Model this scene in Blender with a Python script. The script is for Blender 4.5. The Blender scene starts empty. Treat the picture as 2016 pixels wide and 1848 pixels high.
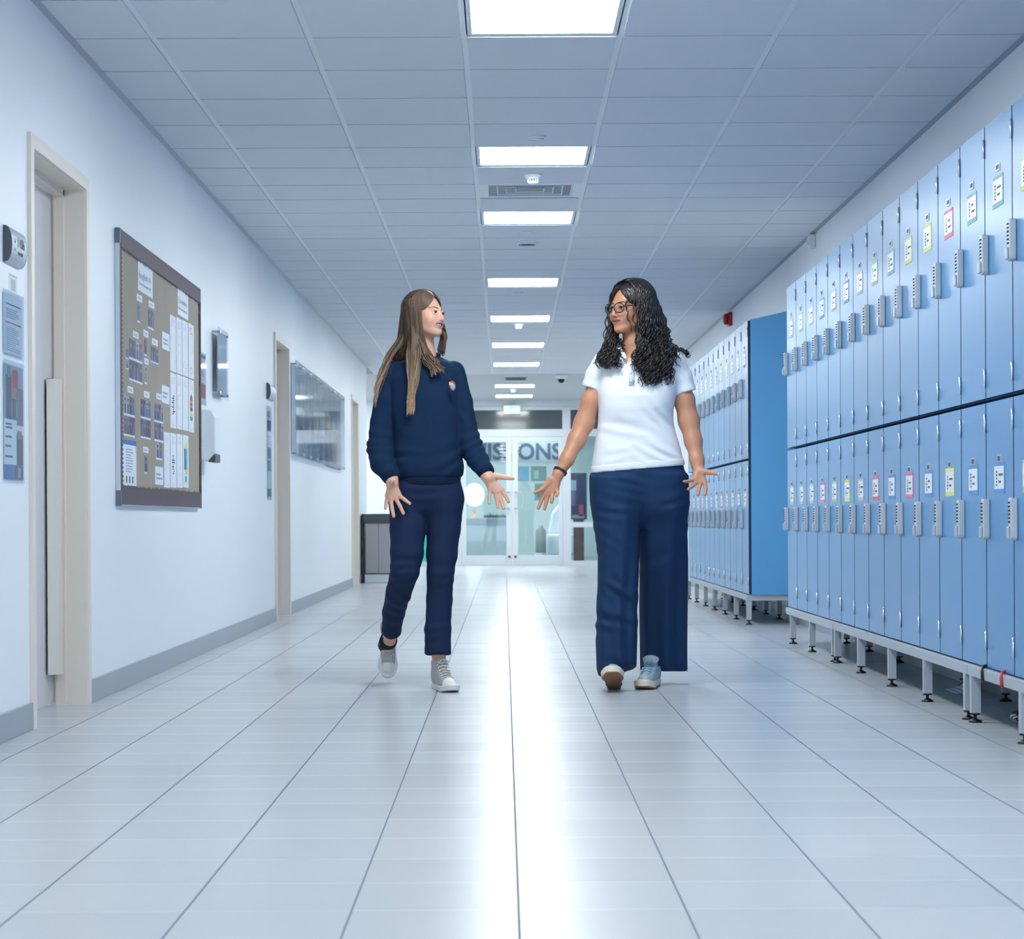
import bpy, bmesh, math, random
import numpy as np
from mathutils import Matrix, Vector

# ------------------------------------------------------------------ camera
F = 4118.0                      # focal length in pixels of the 2016 px wide frame
VX, VY = 993.0, 1022.0          # where the corridor's vanishing point falls
CH = 0.73                       # camera height
ROLL = 0.005
scene = bpy.context.scene
COL = scene.collection
cam_d = bpy.data.cameras.new('camera')
cam = bpy.data.objects.new('camera', cam_d); COL.objects.link(cam)
cam_d.sensor_fit = 'HORIZONTAL'; cam_d.sensor_width = 36.0
cam_d.lens = F * 36.0 / 2016.0
cam_d.shift_x = (1008 - VX) / 2016.0
cam_d.shift_y = (VY - 924) / 2016.0
cam_d.clip_start = 0.05; cam_d.clip_end = 200
cam_d.dof.use_dof = True; cam_d.dof.focus_distance = 8.9; cam_d.dof.aperture_fstop = 9.0
cam.matrix_world = Matrix.Translation((0, 0, CH)) @ Matrix.Rotation(math.radians(90), 4, 'X') @ Matrix.Rotation(-ROLL, 4, 'Z')
scene.camera = cam

# ------------------------------------------------------------------ world, exposure, light levels
w = bpy.data.worlds.new('world'); scene.world = w; w.use_nodes = True
w.node_tree.nodes['Background'].inputs[0].default_value = (0.72, 0.84, 1.0, 1)
w.node_tree.nodes['Background'].inputs[1].default_value = 1.3
scene.view_settings.view_transform = 'Standard'
scene.view_settings.look = 'None'
scene.view_settings.gamma = 1.0
scene.view_settings.use_curve_mapping = False
scene.view_settings.exposure = 1.68
LAMP = 14.0                     # radiance of the ceiling panels
LAMP_RGB = (0.93, 0.985, 0.965)

# ------------------------------------------------------------------ helpers
def lin(c):
    out = []
    for v in c[:3]:
        v = v / 255.0
        out.append(v / 12.92 if v <= 0.04045 else ((v + 0.055) / 1.055) ** 2.4)
    return (out[0], out[1], out[2], 1.0)

def mat(name, rgb, rough=0.5, metal=0.0, spec=0.5, bump=None, noise=None, coat=0.0, emit=None, sss=0.0, trans=0.0, ior=1.5, aniso=None):
    m = bpy.data.materials.new(name); m.use_nodes = True
    nt = m.node_tree; b = nt.nodes['Principled BSDF']
    b.inputs['Base Color'].default_value = lin(rgb)
    b.inputs['Roughness'].default_value = rough
    b.inputs['Metallic'].default_value = metal
    b.inputs['Specular IOR Level'].default_value = spec
    b.inputs['Coat Weight'].default_value = coat
    b.inputs['IOR'].default_value = ior
    b.inputs['Coat Roughness'].default_value = 0.25
    if trans: b.inputs['Transmission Weight'].default_value = trans
    if sss:
        b.inputs['Subsurface Weight'].default_value = sss
        b.inputs['Subsurface Radius'].default_value = (0.012, 0.005, 0.003)
        b.inputs['Subsurface Scale'].default_value = 1.0
    if emit:
        b.inputs['Emission Color'].default_value = (*emit[0], 1); b.inputs['Emission Strength'].default_value = emit[1]
    tc = None
    def coord(scale):
        nonlocal tc
        if tc is None: tc = nt.nodes.new('ShaderNodeTexCoord')
        mp = nt.nodes.new('ShaderNodeMapping'); mp.inputs['Scale'].default_value = scale
        nt.links.new(tc.outputs['Object'], mp.inputs['Vector']); return mp.outputs['Vector']
    if noise:     # (scale vec, amount, detail): soft tint variation that belongs to the stuff itself
        n = nt.nodes.new('ShaderNodeTexNoise'); n.inputs['Scale'].default_value = 1.0; n.inputs['Detail'].default_value = 3
        nt.links.new(coord(noise[0]), n.inputs['Vector'])
        mx = nt.nodes.new('ShaderNodeMix'); mx.data_type = 'RGBA'
        c2 = tuple(max(0, v * (1 - noise[1])) for v in rgb); c3 = tuple(min(255, v * (1 + noise[1])) for v in rgb)
        mx.inputs['A'].default_value = lin(c2); mx.inputs['B'].default_value = lin(c3)
        nt.links.new(n.outputs['Fac'], mx.inputs['Factor']); nt.links.new(mx.outputs['Result'], b.inputs['Base Color'])
    if bump:      # (scale vec, strength, distance)
        n = nt.nodes.new('ShaderNodeTexNoise'); n.inputs['Scale'].default_value = 1.0; n.inputs['Detail'].default_value = 4
        nt.links.new(coord(bump[0]), n.inputs['Vector'])
        bp = nt.nodes.new('ShaderNodeBump'); bp.inputs['Strength'].default_value = bump[1]; bp.inputs['Distance'].default_value = bump[2]
        nt.links.new(n.outputs['Fac'], bp.inputs['Height']); nt.links.new(bp.outputs['Normal'], b.inputs['Normal'])
    return m

def glass_mat(name, tint=(235, 245, 248), refl=0.12, rough=0.01, edge=0.6):
    m = bpy.data.materials.new(name); m.use_nodes = True; nt = m.node_tree
    for n in list(nt.nodes): nt.nodes.remove(n)
    out = nt.nodes.new('ShaderNodeOutputMaterial'); mx = nt.nodes.new('ShaderNodeMixShader')
    tr = nt.nodes.new('ShaderNodeBsdfTransparent'); tr.inputs[0].default_value = lin(tint)
    gl = nt.nodes.new('ShaderNodeBsdfGlossy'); gl.inputs['Roughness'].default_value = rough
    lw = nt.nodes.new('ShaderNodeLayerWeight'); lw.inputs['Blend'].default_value = 0.5
    pw = nt.nodes.new('ShaderNodeMath'); pw.operation = 'POWER'; pw.inputs[1].default_value = 5.0; nt.links.new(lw.outputs['Facing'], pw.inputs[0])
    fr = nt.nodes.new('ShaderNodeMath'); fr.operation = 'MULTIPLY'; fr.inputs[1].default_value = edge; nt.links.new(pw.outputs[0], fr.inputs[0])
    ad = nt.nodes.new('ShaderNodeMath'); ad.operation = 'ADD'; ad.inputs[1].default_value = refl; ad.use_clamp = True
    nt.links.new(fr.outputs[0], ad.inputs[0]); nt.links.new(ad.outputs[0], mx.inputs[0])
    nt.links.new(tr.outputs[0], mx.inputs[1]); nt.links.new(gl.outputs[0], mx.inputs[2]); nt.links.new(mx.outputs[0], out.inputs[0])
    return m

def unroll(px, py):
    c, s = math.cos(ROLL), math.sin(ROLL)
    dx, dy = px - VX, py - VY
    return c * dx - s * dy, s * dx + c * dy

def P(px, py, Y):
    """the point at distance Y down the corridor that shows at this place of the photograph"""
    dx, dy = unroll(px, py)
    return np.array((dx * Y / F, Y, CH - dy * Y / F))

def tag(o, label=None, cat=None, group=None, kind=None):
    if label: o['label'] = label
    if cat: o['category'] = cat
    if group: o['group'] = group
    if kind: o['kind'] = kind
    return o

def thing(name, label, cat, loc=(0, 0, 0), group=None, kind=None):
    o = bpy.data.objects.new(name, None); COL.objects.link(o)
    o.empty_display_size = 0.05
    o.location = loc
    return tag(o, label, cat, group, kind)

def root_loc(parent):
    while parent is not None and parent.parent is not None: parent = parent.parent
    return Vector(parent.location) if parent is not None else Vector((0, 0, 0))

def link_mesh(name, me, parent=None):
    o = bpy.data.objects.new(name, me); COL.objects.link(o)
    if parent is not None: o.parent = parent
    return o

class MB:
    """collects shapes in world coordinates; build() links them as one mesh object"""
    def __init__(s): s.v = []; s.f = []; s.m = []; s.sm = []
    def add(s, vs, fs, mi=0, smooth=False):
        b = len(s.v); s.v.extend([tuple(map(float, p)) for p in vs])
        for f in fs: s.f.append(tuple(b + i for i in f)); s.m.append(mi); s.sm.append(smooth)
        return s
    def box(s, x0, x1, y0, y1, z0, z1, mi=0):
        vs = [(x, y, z) for z in (z0, z1) for y in (y0, y1) for x in (x0, x1)]
        fs = [(0, 2, 3, 1), (4, 5, 7, 6), (0, 1, 5, 4), (2, 6, 7, 3), (0, 4, 6, 2), (1, 3, 7, 5)]
        return s.add(vs, fs, mi)
    def prism(s, poly, axis, a0, a1, mi=0):
        """poly: points in the plane normal to axis ('x': (y,z), 'y': (x,z), 'z': (x,y))"""
        def mk(p, a): return {'x': (a, p[0], p[1]), 'y': (p[0], a, p[1]), 'z': (p[0], p[1], a)}[axis]
        n = len(poly)
        vs = [mk(p, a0) for p in poly] + [mk(p, a1) for p in poly]
        area = sum(poly[i][0] * poly[(i + 1) % n][1] - poly[(i + 1) % n][0] * poly[i][1] for i in range(n))
        flip = (area > 0) ^ (axis == 'y') ^ (a1 < a0)
        fs = [tuple(range(n)), tuple(range(2 * n - 1, n - 1, -1))] + [(i + n, (i + 1) % n + n, (i + 1) % n, i) for i in range(n)]
        if flip: fs = [tuple(reversed(f)) for f in fs]
        return s.add(vs, fs, mi)
    def tube(s, pts, r, n=8, mi=0, closed=False, smooth=True, caps=True):
        pts = [np.array(p, float) for p in pts]; m = len(pts)
        rs = r if isinstance(r, (list, tuple, np.ndarray)) else [r] * m
        vs = []; up = None
        for i, p in enumerate(pts):
            t = (pts[(i + 1) % m] - pts[i - 1]) if (closed or 0 < i < m - 1) else (pts[1] - pts[0] if i == 0 else pts[-1] - pts[-2])
            t = t / (np.linalg.norm(t) + 1e-12)
            if up is None:
                up = np.array((0, 0, 1.0)) if abs(t[2]) < 0.9 else np.array((1.0, 0, 0))
            a = up - t * np.dot(up, t); a /= (np.linalg.norm(a) + 1e-12); up = a
            b = np.cross(t, a)
            for k in range(n):
                q = 2 * math.pi * k / n
                vs.append(p + rs[i] * (math.cos(q) * a + math.sin(q) * b))
        fs = []
        for i in range(m if closed else m - 1):
            j = (i + 1) % m
            for k in range(n):
                l = (k + 1) % n
                fs.append((i * n + k, i * n + l, j * n + l, j * n + k))
        if not closed and caps:
            fs.append(tuple(range(n - 1, -1, -1))); fs.append(tuple((m - 1) * n + k for k in range(n)))
        return s.add(vs, fs, mi, smooth)
    def lathe(s, prof, c, axis='z', n=24, mi=0, smooth=True):
        """prof: (radius, height) pairs along the axis from c"""
        vs = []
        for r, h in prof:
            for k in range(n):
                q = 2 * math.pi * k / n; a, b = r * math.cos(q), r * math.sin(q)
                vs.append({'z': (c[0] + a, c[1] + b, c[2] + h), 'x': (c[0] + h, c[1] + a, c[2] + b), 'y': (c[0] + a, c[1] + h, c[2] - b)}[axis])
        fs = []
        for i in range(len(prof) - 1):
            for k in range(n):
                l = (k + 1) % n; fs.append((i * n + k, i * n + l, (i + 1) * n + l, (i + 1) * n + k))
        s.add(vs, fs, mi, smooth)
        b = len(s.v) - len(vs)
        for i, rev in ((0, True), (len(prof) - 1, False)):
            ring = [b + i * n + k for k in range(n)]
            if rev: ring.reverse()
            if prof[i][0] > 1e-6: s.f.append(tuple(ring)); s.m.append(mi); s.sm.append(False)
        return s
    def ball(s, c, r, n=12, mi=0, sq=(1, 1, 1)):
        prof = [(r * math.sin(math.pi * i / n) + 1e-7, -r * math.cos(math.pi * i / n)) for i in range(n + 1)]
        b0 = len(s.v); s.lathe(prof, (0, 0, 0), 'z', 2 * n, mi)
        for i in range(b0, len(s.v)):
            x, y, z = s.v[i]; s.v[i] = (c[0] + x * sq[0], c[1] + y * sq[1], c[2] + z * sq[2])
        return s
    def mesh(s, name, mats, off=(0, 0, 0)):
        me = bpy.data.meshes.new(name)
        v = np.array(s.v, float) - np.array(off)
        me.from_pydata([tuple(p) for p in v], [], s.f)
        for m in mats: me.materials.append(m)
        me.polygons.foreach_set('material_index', s.m)
        me.polygons.foreach_set('use_smooth', s.sm)
        me.update(); return me
    def build(s, name, mats, parent=None, bevel=0, seg=2):
        if not isinstance(mats, (list, tuple)): mats = [mats]
        o = link_mesh(name, s.mesh(name, mats, root_loc(parent)), parent)
        if bevel:
            bv = o.modifiers.new('bevel', 'BEVEL'); bv.width = bevel; bv.segments = seg; bv.limit_method = 'ANGLE'; bv.angle_limit = 0.7
        return o

def dup(root, loc, label=None, group=None, swap=None):
    """a copy of a thing with copies of its parts and sub-parts; swap maps a part's name to other mesh data"""
    r = root.copy(); COL.objects.link(r); r.location = loc
    if label: r['label'] = label
    if group: r['group'] = group
    def kids(src, dst):
        for ch in list(src.children):
            c = ch.copy(); COL.objects.link(c); c.parent = dst
            base = ch.name.split('.')[0]
            if swap and base in swap: c.data = swap[base]
            kids(ch, c)
    kids(root, r)
    return r

def text_into(mb, s, origin, right, up, height, mi, depth=0.0008, width=None, bold=0.0):
    """real lettering as thin raised shapes: cap height, reading direction and up direction in the world"""
    cu = bpy.data.curves.new('lettering', 'FONT'); cu.body = s; cu.size = 1.0; cu.extrude = 0.0; cu.resolution_u = 3
    cu.offset = bold
    ob = bpy.data.objects.new('lettering', cu); COL.objects.link(ob)
    bpy.context.view_layer.update()
    me = ob.to_mesh()
    vs = np.array([v.co[:] for v in me.vertices]); fs = [tuple(p.vertices) for p in me.polygons]
    ob.to_mesh_clear(); bpy.data.objects.remove(ob); bpy.data.curves.remove(cu)
    if len(vs) == 0: return
    w0, w1 = vs[:, 0].min(), vs[:, 0].max(); k = height / 0.70
    kx = k if width is None else width / (w1 - w0)
    right = np.array(right, float); up = np.array(up, float); nrm = np.cross(right, up)
    pts = np.array(origin) + np.outer((vs[:, 0] - w0) * kx, right) + np.outer(vs[:, 1] * k, up) + nrm * depth
    mb.add(pts, fs, mi)

# ------------------------------------------------------------------ materials
M = {}
M['wall'] = mat('wall_paint', (232, 238, 246), 0.42, bump=((60, 60, 60), 0.05, 0.002))
M['wall_b'] = mat('wall_paint_warm', (216, 222, 228), 0.55)
M['ceil'] = mat('ceiling_tile', (214, 221, 230), 0.8, bump=((90, 90, 90), 0.1, 0.002))
M['ceilbar'] = mat('ceiling_bar', (222, 230, 238), 0.45)
M['plaster'] = mat('plaster', (188, 194, 198), 0.8)
M['skirt'] = mat('skirting', (146, 158, 172), 0.35)
M['cream'] = mat('door_frame_paint', (226, 217, 208), 0.38)
M['doorslab'] = mat('door_slab', (206, 206, 210), 0.4)
M['guard'] = mat('finger_guard', (214, 210, 206), 0.4)
M['pale'] = mat('pale_metal', (205, 212, 220), 0.35)
M['alu'] = mat('aluminium', (190, 198, 208), 0.3, 0.6)
M['steel'] = mat('stainless', (150, 148, 150), 0.28, 0.9, bump=((1, 1, 60), 0.05, 0.002))
M['lock'] = mat('lock_metal', (200, 204, 208), 0.34, 0.25)
M['chrome'] = mat('chrome', (240, 242, 245), 0.22, 0.7)
M['blue'] = mat('locker_laminate', (66, 140, 198), 0.36, spec=0.6, coat=0.3, noise=((0.5, 0.5, 1.0), 0.025, 2))
M['bluebody'] = mat('locker_carcass', (88, 158, 212), 0.4, noise=((1, 1, 1), 0.02, 2))
M['edge'] = mat('locker_edge', (18, 42, 78), 0.5)
M['stand'] = mat('stand_paint', (172, 182, 194), 0.45)
M['black'] = mat('black_plastic', (18, 20, 24), 0.4)
M['darkgrey'] = mat('dark_grey', (70, 78, 88), 0.45)
M['white'] = mat('white_plastic', (225, 232, 240), 0.3)
M['paper'] = mat('paper', (222, 230, 242), 0.6)
M['ink'] = mat('ink', (60, 70, 90), 0.6)
M['inklight'] = mat('ink_light', (150, 165, 190), 0.6)
M['kraft'] = mat('kraft', (160, 150, 138), 0.75, noise=((3, 3, 3), 0.04, 2))
M['brown'] = mat('border_brown', (84, 72, 80), 0.6, noise=((1, 60, 2), 0.25, 2))
M['corner'] = mat('corner_plastic', (96, 108, 124), 0.4)
M['glass'] = glass_mat('glass', (228, 240, 244), 0.03)
M['darkglass'] = mat('dark_glass', (72, 80, 84), 0.08, spec=0.9)
M['acrylic'] = glass_mat('acrylic', (240, 245, 249), 0.04, 0.04, 0.25)
M['red'] = mat('red', (170, 16, 28), 0.35)
for k, c in dict(c_green=(150, 200, 170), c_teal=(120, 180, 188), c_pink=(224, 112, 150), c_blue=(84, 146, 212), c_yellow=(216, 220, 124), c_grey=(170, 185, 195),
                 p_dark=(64, 66, 96), p_mid=(110, 108, 134), p_light=(150, 160, 190), p_skin=(160, 120, 110), p_blue=(40, 100, 180), p_cyan=(50, 170, 210),
                 p_yellow=(220, 210, 70), p_red=(190, 50, 60), p_green=(70, 140, 130), p_navy=(40, 60, 110), p_rose=(176, 92, 116), p_orange=(235, 175, 120)).items():
    M[k] = mat(k, c, 0.5)

def emissive(name, rgb, strength):
    m = bpy.data.materials.new(name); m.use_nodes = True; nt = m.node_tree
    b = nt.nodes['Principled BSDF']; b.inputs['Base Color'].default_value = (0.8, 0.8, 0.8, 1)
    b.inputs['Emission Color'].default_value = (*rgb, 1); b.inputs['Emission Strength'].default_value = strength
    return m
M['lamp'] = emissive('lamp_diffuser', LAMP_RGB, LAMP)
M['lobbylamp'] = emissive('lobby_lamp', (1.0, 0.97, 0.92), 14.0)
M['exitgreen'] = emissive('exit_green', (0.03, 0.75, 0.22), 0.45)
M['exitwhite'] = emissive('exit_white', (0.8, 1.0, 0.85), 0.6)

# floor: square glazed tiles with darker grout, laid in straight rows
def floor_material():
    m = bpy.data.materials.new('floor_tiles'); m.use_nodes = True; nt = m.node_tree; b = nt.nodes['Principled BSDF']
    tc = nt.nodes.new('ShaderNodeTexCoord'); sep = nt.nodes.new('ShaderNodeSeparateXYZ'); nt.links.new(tc.outputs['Object'], sep.inputs[0])
    def math_(op, a, bb=None, clamp=False):
        n = nt.nodes.new('ShaderNodeMath'); n.operation = op; n.use_clamp = clamp
        for i, v in enumerate((a, bb)):
            if v is None: continue
            if isinstance(v, (int, float)): n.inputs[i].default_value = v
            else: nt.links.new(v, n.inputs[i])
        return n.outputs[0]
    def cell(src, off, pitch): return math_('DIVIDE', math_('SUBTRACT', src, off), pitch)
    cx = cell(sep.outputs[0], 0.023, 0.3125); cy = cell(sep.outputs[1], 3.911, 0.2961)
    def line(c, pitch, wdt):   # 1 in the joint
        f = math_('FRACT', c); d = math_('MULTIPLY', math_('MINIMUM', f, math_('SUBTRACT', 1.0, f)), pitch)
        return math_('SUBTRACT', 1.0, math_('DIVIDE', math_('SUBTRACT', d, wdt * 0.5), wdt * 0.35, ), True)
    lx = math_('MINIMUM', math_('MAXIMUM', line(cx, 0.3125, 0.0032), 0.0), 1.0)
    ly = math_('MINIMUM', math_('MAXIMUM', line(cy, 0.2961, 0.0030), 0.0), 1.0)
    g = math_('MAXIMUM', lx, math_('MULTIPLY', ly, 0.38))
    wn = nt.nodes.new('ShaderNodeTexWhiteNoise'); wn.noise_dimensions = '2D'
    cmb = nt.nodes.new('ShaderNodeCombineXYZ'); nt.links.new(math_('FLOOR', cx), cmb.inputs[0]); nt.links.new(math_('FLOOR', cy), cmb.inputs[1])
    nt.links.new(cmb.outputs[0], wn.inputs['Vector'])
    m1 = nt.nodes.new('ShaderNodeMix'); m1.data_type = 'RGBA'; m1.inputs['A'].default_value = lin((181, 185, 192)); m1.inputs['B'].default_value = lin((187, 191, 197))
    nt.links.new(wn.outputs['Value'], m1.inputs['Factor'])
    m2 = nt.nodes.new('ShaderNodeMix'); m2.data_type = 'RGBA'; m2.inputs['B'].default_value = lin((96, 106, 124))
    nt.links.new(m1.outputs['Result'], m2.inputs['A']); nt.links.new(g, m2.inputs['Factor']); nt.links.new(m2.outputs['Result'], b.inputs['Base Color'])
    r = nt.nodes.new('ShaderNodeMapRange'); r.inputs['To Min'].default_value = 0.27; r.inputs['To Max'].default_value = 0.6
    nt.links.new(g, r.inputs['Value']); nt.links.new(r.outputs[0], b.inputs['Roughness'])
    nz = nt.nodes.new('ShaderNodeTexNoise'); nz.inputs['Scale'].default_value = 6.0; nt.links.new(tc.outputs['Object'], nz.inputs['Vector'])
    h = math_('ADD', math_('MULTIPLY', g, -1.0), math_('MULTIPLY', nz.outputs['Fac'], 0.6))
    bp = nt.nodes.new('ShaderNodeBump'); bp.inputs['Strength'].default_value = 0.35; bp.inputs['Distance'].default_value = 0.0015
    nt.links.new(h, bp.inputs['Height']); nt.links.new(bp.outputs['Normal'], b.inputs['Normal'])
    b.inputs['Specular IOR Level'].default_value = 0.5; b.inputs['IOR'].default_value = 1.22
    return m
M['floor'] = floor_material()

XL, XR, ZC = -1.67, 2.03, 2.60
YB, YA, YE, YZ = -5.0, 25.4, 33.0, 41.0      # back of the corridor, alcove corner, glazed screen, end of the lobby
STEP = 26.8

def struct(name, mb, mats, **k):
    o = mb.build(name, mats, **k); o['kind'] = 'structure'; return o

struct('floor', MB().box(-3.2, 3.2, YB, YZ, -0.1, 0), M['floor'])
# left wall with its three door recesses: (near edge, far edge of the outer frame)
DOORS = [(7.347, 8.376), (15.2, 16.22), (22.85, 23.85)]
mb = MB(); y = YB; TR = 0.05
for a, b_ in DOORS:
    mb.box(XL - 0.25, XL, y, a + TR, 0, ZC); mb.box(XL - 0.25, XL, a + TR, b_ - TR, 2.05, ZC); y = b_ - TR
mb.box(XL - 0.25, XL, y, YA, 0, ZC)
struct('wall_left', mb, M['wall'])
struct('wall_alcove', MB().box(-3.2, XL - 0.25, YA - 0.2, YA, 0, ZC).box(-3.3, -3.2, YA - 0.2, YE, 0, ZC), M['wall'])
struct('wall_right', MB().box(XR, XR + 0.2, YB, YE, 0, ZC), M['wall'])
mb = MB(); y = YB
for a, b_ in DOORS:
    mb.box(XL, XL + 0.012, y, a, 0, 0.095); y = b_
mb.box(XL, XL + 0.012, y, YA, 0, 0.095)
struct('baseboard_left', mb, M['skirt'], bevel=0.002)
struct('baseboard_right', MB().box(XR - 0.012, XR, YB, YE, 0, 0.095), M['skirt'])
for i, (a, b_) in enumerate(DOORS):
    d = thing('door_%d' % (i + 1), None, None, (XL, a, 0), kind='structure')
    fr = MB()
    for (p, q) in ((a, a + TR), (b_ - TR, b_)):
        fr.box(XL, XL + 0.014, p, q, 0, 2.05)
    fr.box(XL, XL + 0.014, a, b_, 2.05, 2.10)
    for (p, q) in ((a + TR, a + TR + 0.004), (b_ - TR - 0.004, b_ - TR)):       # reveals
        fr.box(XL - 0.20, XL + 0.004, p, q, 0, 2.05)
    fr.box(XL - 0.20, XL + 0.004, a + TR, b_ - TR, 2.046, 2.05)
    # the stop the leaf closes against
    fr.box(XL - 0.115, XL - 0.075, b_ - TR - 0.022, b_ - TR, 0, 2.046); fr.box(XL - 0.115, XL - 0.075, a + TR, b_ - TR, 2.024, 2.046)
    fr.build('door_frame', M['cream'], d)
    MB().box(XL - 0.165, XL - 0.125, a + TR + 0.006, b_ - TR - 0.012, 0.012, 2.03).build('door_panel', M['doorslab'], d, bevel=0.002)
    hy = a + TR + 0.07
    MB().box(XL - 0.125, XL - 0.118, hy - 0.02, hy + 0.02, 0.95, 1.13).tube([(XL - 0.12, hy, 1.05), (XL - 0.075, hy, 1.05), (XL - 0.068, hy + 0.02, 1.05), (XL - 0.068, hy + 0.12, 1.05)], 0.009).build('door_handle', M['alu'], d)
    if i == 0:
        g = MB(); n = 10
        pts = [(XL - 0.125 + 0.01, b_ - TR - 0.16)] + [(XL - 0.118 + 0.045 * math.sin(math.pi * k / n), b_ - TR - 0.15 + 0.14 * k / n) for k in range(n + 1)]
        g.prism([(p[0], p[1]) for p in pts], 'z', 0.13, 1.29)
        g.build('finger_guard', M['guard'], d)

# ceiling: tiles set a little below their metal grid, then plain plaster near the lobby
CX = [-0.145 + 0.6 * k for k in range(-3, 5)]
rows = [8.064 - 0.6 * k for k in range(21, 0, -1)] + [8.064, 8.65, 9.23, 9.84, 10.45, 11.04, 11.61, 12.13, 12.665, 13.23, 13.82, 14.41, 15.0, 15.59, 16.18, 16.77, 17.37, 17.96, 18.56, 19.16, 19.75, 20.34, 20.92, 21.5, 22.1, 22.7, 23.25, 23.8, 24.35, 24.9, 25.5, 26.1, STEP]
LIGHT_ROWS = {7.464, 10.45, 12.665, 16.18, 19.16, 22.1, 24.9, 4.464, 1.464, -1.536}
VENT_ROW = 11.61
mb = MB()
mb.box(-3.2, 3.2, YB, STEP, ZC, ZC + 0.06, 2)  # slab coloured dark so the tile gaps read as shaded
xs = [XL] + [c for c in CX if c > XL + 0.02] + [XR]
light_cells = []
for r0, r1 in zip(rows[:-1], rows[1:]):
    if r1 < YB: continue
    for c0, c1 in zip(xs[:-1], xs[1:]):
        mid = abs(c0 + 0.145) < 0.01
        if mid and any(abs(r0 - q) < 0.02 for q in LIGHT_ROWS): light_cells.append((c0, c1, r0, r1)); continue
        if mid and abs(r0 - VENT_ROW) < 0.02: continue
        mb.box(c0 + 0.013, c1 - 0.013, max(r0, YB) + 0.008, r1 - 0.008, ZC - 0.011, ZC, 0)
for c in xs[1:-1]:
    mb.box(c - 0.0125, c + 0.0125, YB, STEP, ZC - 0.006, ZC, 1)
struct('ceiling', mb, [M['ceil'], M['ceilbar'], M['corner']])
struct('ceiling_lobby', MB().box(-3.2, 3.2, STEP, YZ, ZC, ZC + 0.06), M['plaster'])
struct('trim_1', MB().prism([(XL, ZC), (XL + 0.022, ZC), (XL + 0.022, ZC - 0.012), (XL, ZC - 0.022)], 'y', YB, YA), M['skirt'])
struct('trim_2', MB().prism([(XR, ZC), (XR - 0.022, ZC), (XR - 0.022, ZC - 0.012), (XR, ZC - 0.022)], 'y', YB, YE), M['skirt'])
light_cells += [(-0.145, 0.455, 29.0, 29.6), (-0.145, 0.455, 31.4, 32.0)]
light_cells.sort(key=lambda c: c[2])
vis = [c for c in light_cells if c[2] > 7]
NTH = ['nearest', 'second', 'third', 'fourth', 'fifth', 'sixth', 'seventh', 'eighth', 'farthest']
for c0, c1, r0, r1 in light_cells:
    if r0 > 7: lab = 'glowing square ceiling panel light, %s from the camera in the row above the corridor' % NTH[vis.index((c0, c1, r0, r1))] if r0 != vis[0][2] else 'glowing square ceiling panel light, largest one cut by the top edge'
    else: lab = 'glowing ceiling panel light out of the frame, %s of three above the camera end' % {4: 'first', 1: 'second', -1: 'third', -2: 'third'}[int(r0)]
    t = thing('ceiling_light', lab, 'ceiling light', ((c0 + c1) / 2, (r0 + r1) / 2, ZC), 'panel lights along the corridor ceiling' if r0 > 7 else 'panel lights behind the camera')
    z = ZC - 0.006
    f = MB(); e = 0.028
    f.box(c0 + .008, c1 - .008, r0 + .005, r0 + .005 + e, z, ZC).box(c0 + .008, c1 - .008, r1 - .005 - e, r1 - .005, z, ZC)
    f.box(c0 + .008, c0 + .008 + e * .8, r0 + .005 + e, r1 - .005 - e, z, ZC).box(c1 - .008 - e * .8, c1 - .008, r0 + .005 + e, r1 - .005 - e, z, ZC)
    f.build('frame', M['ceilbar'], t)
    MB().box(c0 + .008 + e * .8, c1 - .008 - e * .8, r0 + .005 + e, r1 - .005 - e, z + 0.002, ZC).build('diffuser', M['lamp'], t)

for yy, nm in ((28.2, 'nearer'), (31.6, 'farther')):  # out-of-sight fill panels, added to brighten the recess and far wall
    t = thing('ceiling_light', '%s unseen fill panel added to light the side recess behind the waste bin' % nm, 'ceiling light', (-2.45, yy, ZC))
    MB().box(-2.78, -2.12, yy - .3, yy + .3, ZC - .006, ZC).build('frame', M['ceilbar'], t)
    MB().box(-2.75, -2.15, yy - .27, yy + .27, ZC - .008, ZC - .006).build('diffuser', M['lamp'], t)
# ------------------------------------------------------------------ lockers
LX = 1.67; PITCH = 0.391
ZB0, ZB1, ZT0, ZT1 = 0.207, 1.128, 1.137, 2.085
BACK = 2.0
def card_mesh(col, seed, zb, h, off, yc):
    rnd = random.Random(seed); c = MB(); w = 0.075
    c.box(LX - 0.0016, LX, yc - w, yc + w, zb, zb + h, 1)                     # coloured border
    c.box(LX - 0.0022, LX - 0.0016, yc - w + 0.008, yc + w - 0.008, zb + 0.016, zb + h - 0.012, 0)
    # small crest drawing and two written lines
    for k in range(5):
        c.box(LX - 0.0026, LX - 0.0022, yc + 0.022 + 0.005 * rnd.random(), yc + 0.038 + 0.006 * rnd.random(), zb + 0.026 + k * 0.011, zb + 0.033 + k * 0.011, 2)
    for k in range(2):
        a = yc + 0.005
        for j in range(rnd.randint(3, 5)):
            ww = 0.006 + 0.006 * rnd.random()
            c.box(LX - 0.0026, LX - 0.0022, a - ww, a, zb + 0.036 + k * 0.024, zb + 0.044 + k * 0.024, 2); a -= ww + 0.003
    return c.mesh('name_card', [M['cardpaper'], M[col], M['ink']], off)
M['cardpaper'] = mat('card_in_clear_pocket', (226, 232, 242), 0.5, coat=0.6)

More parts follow.
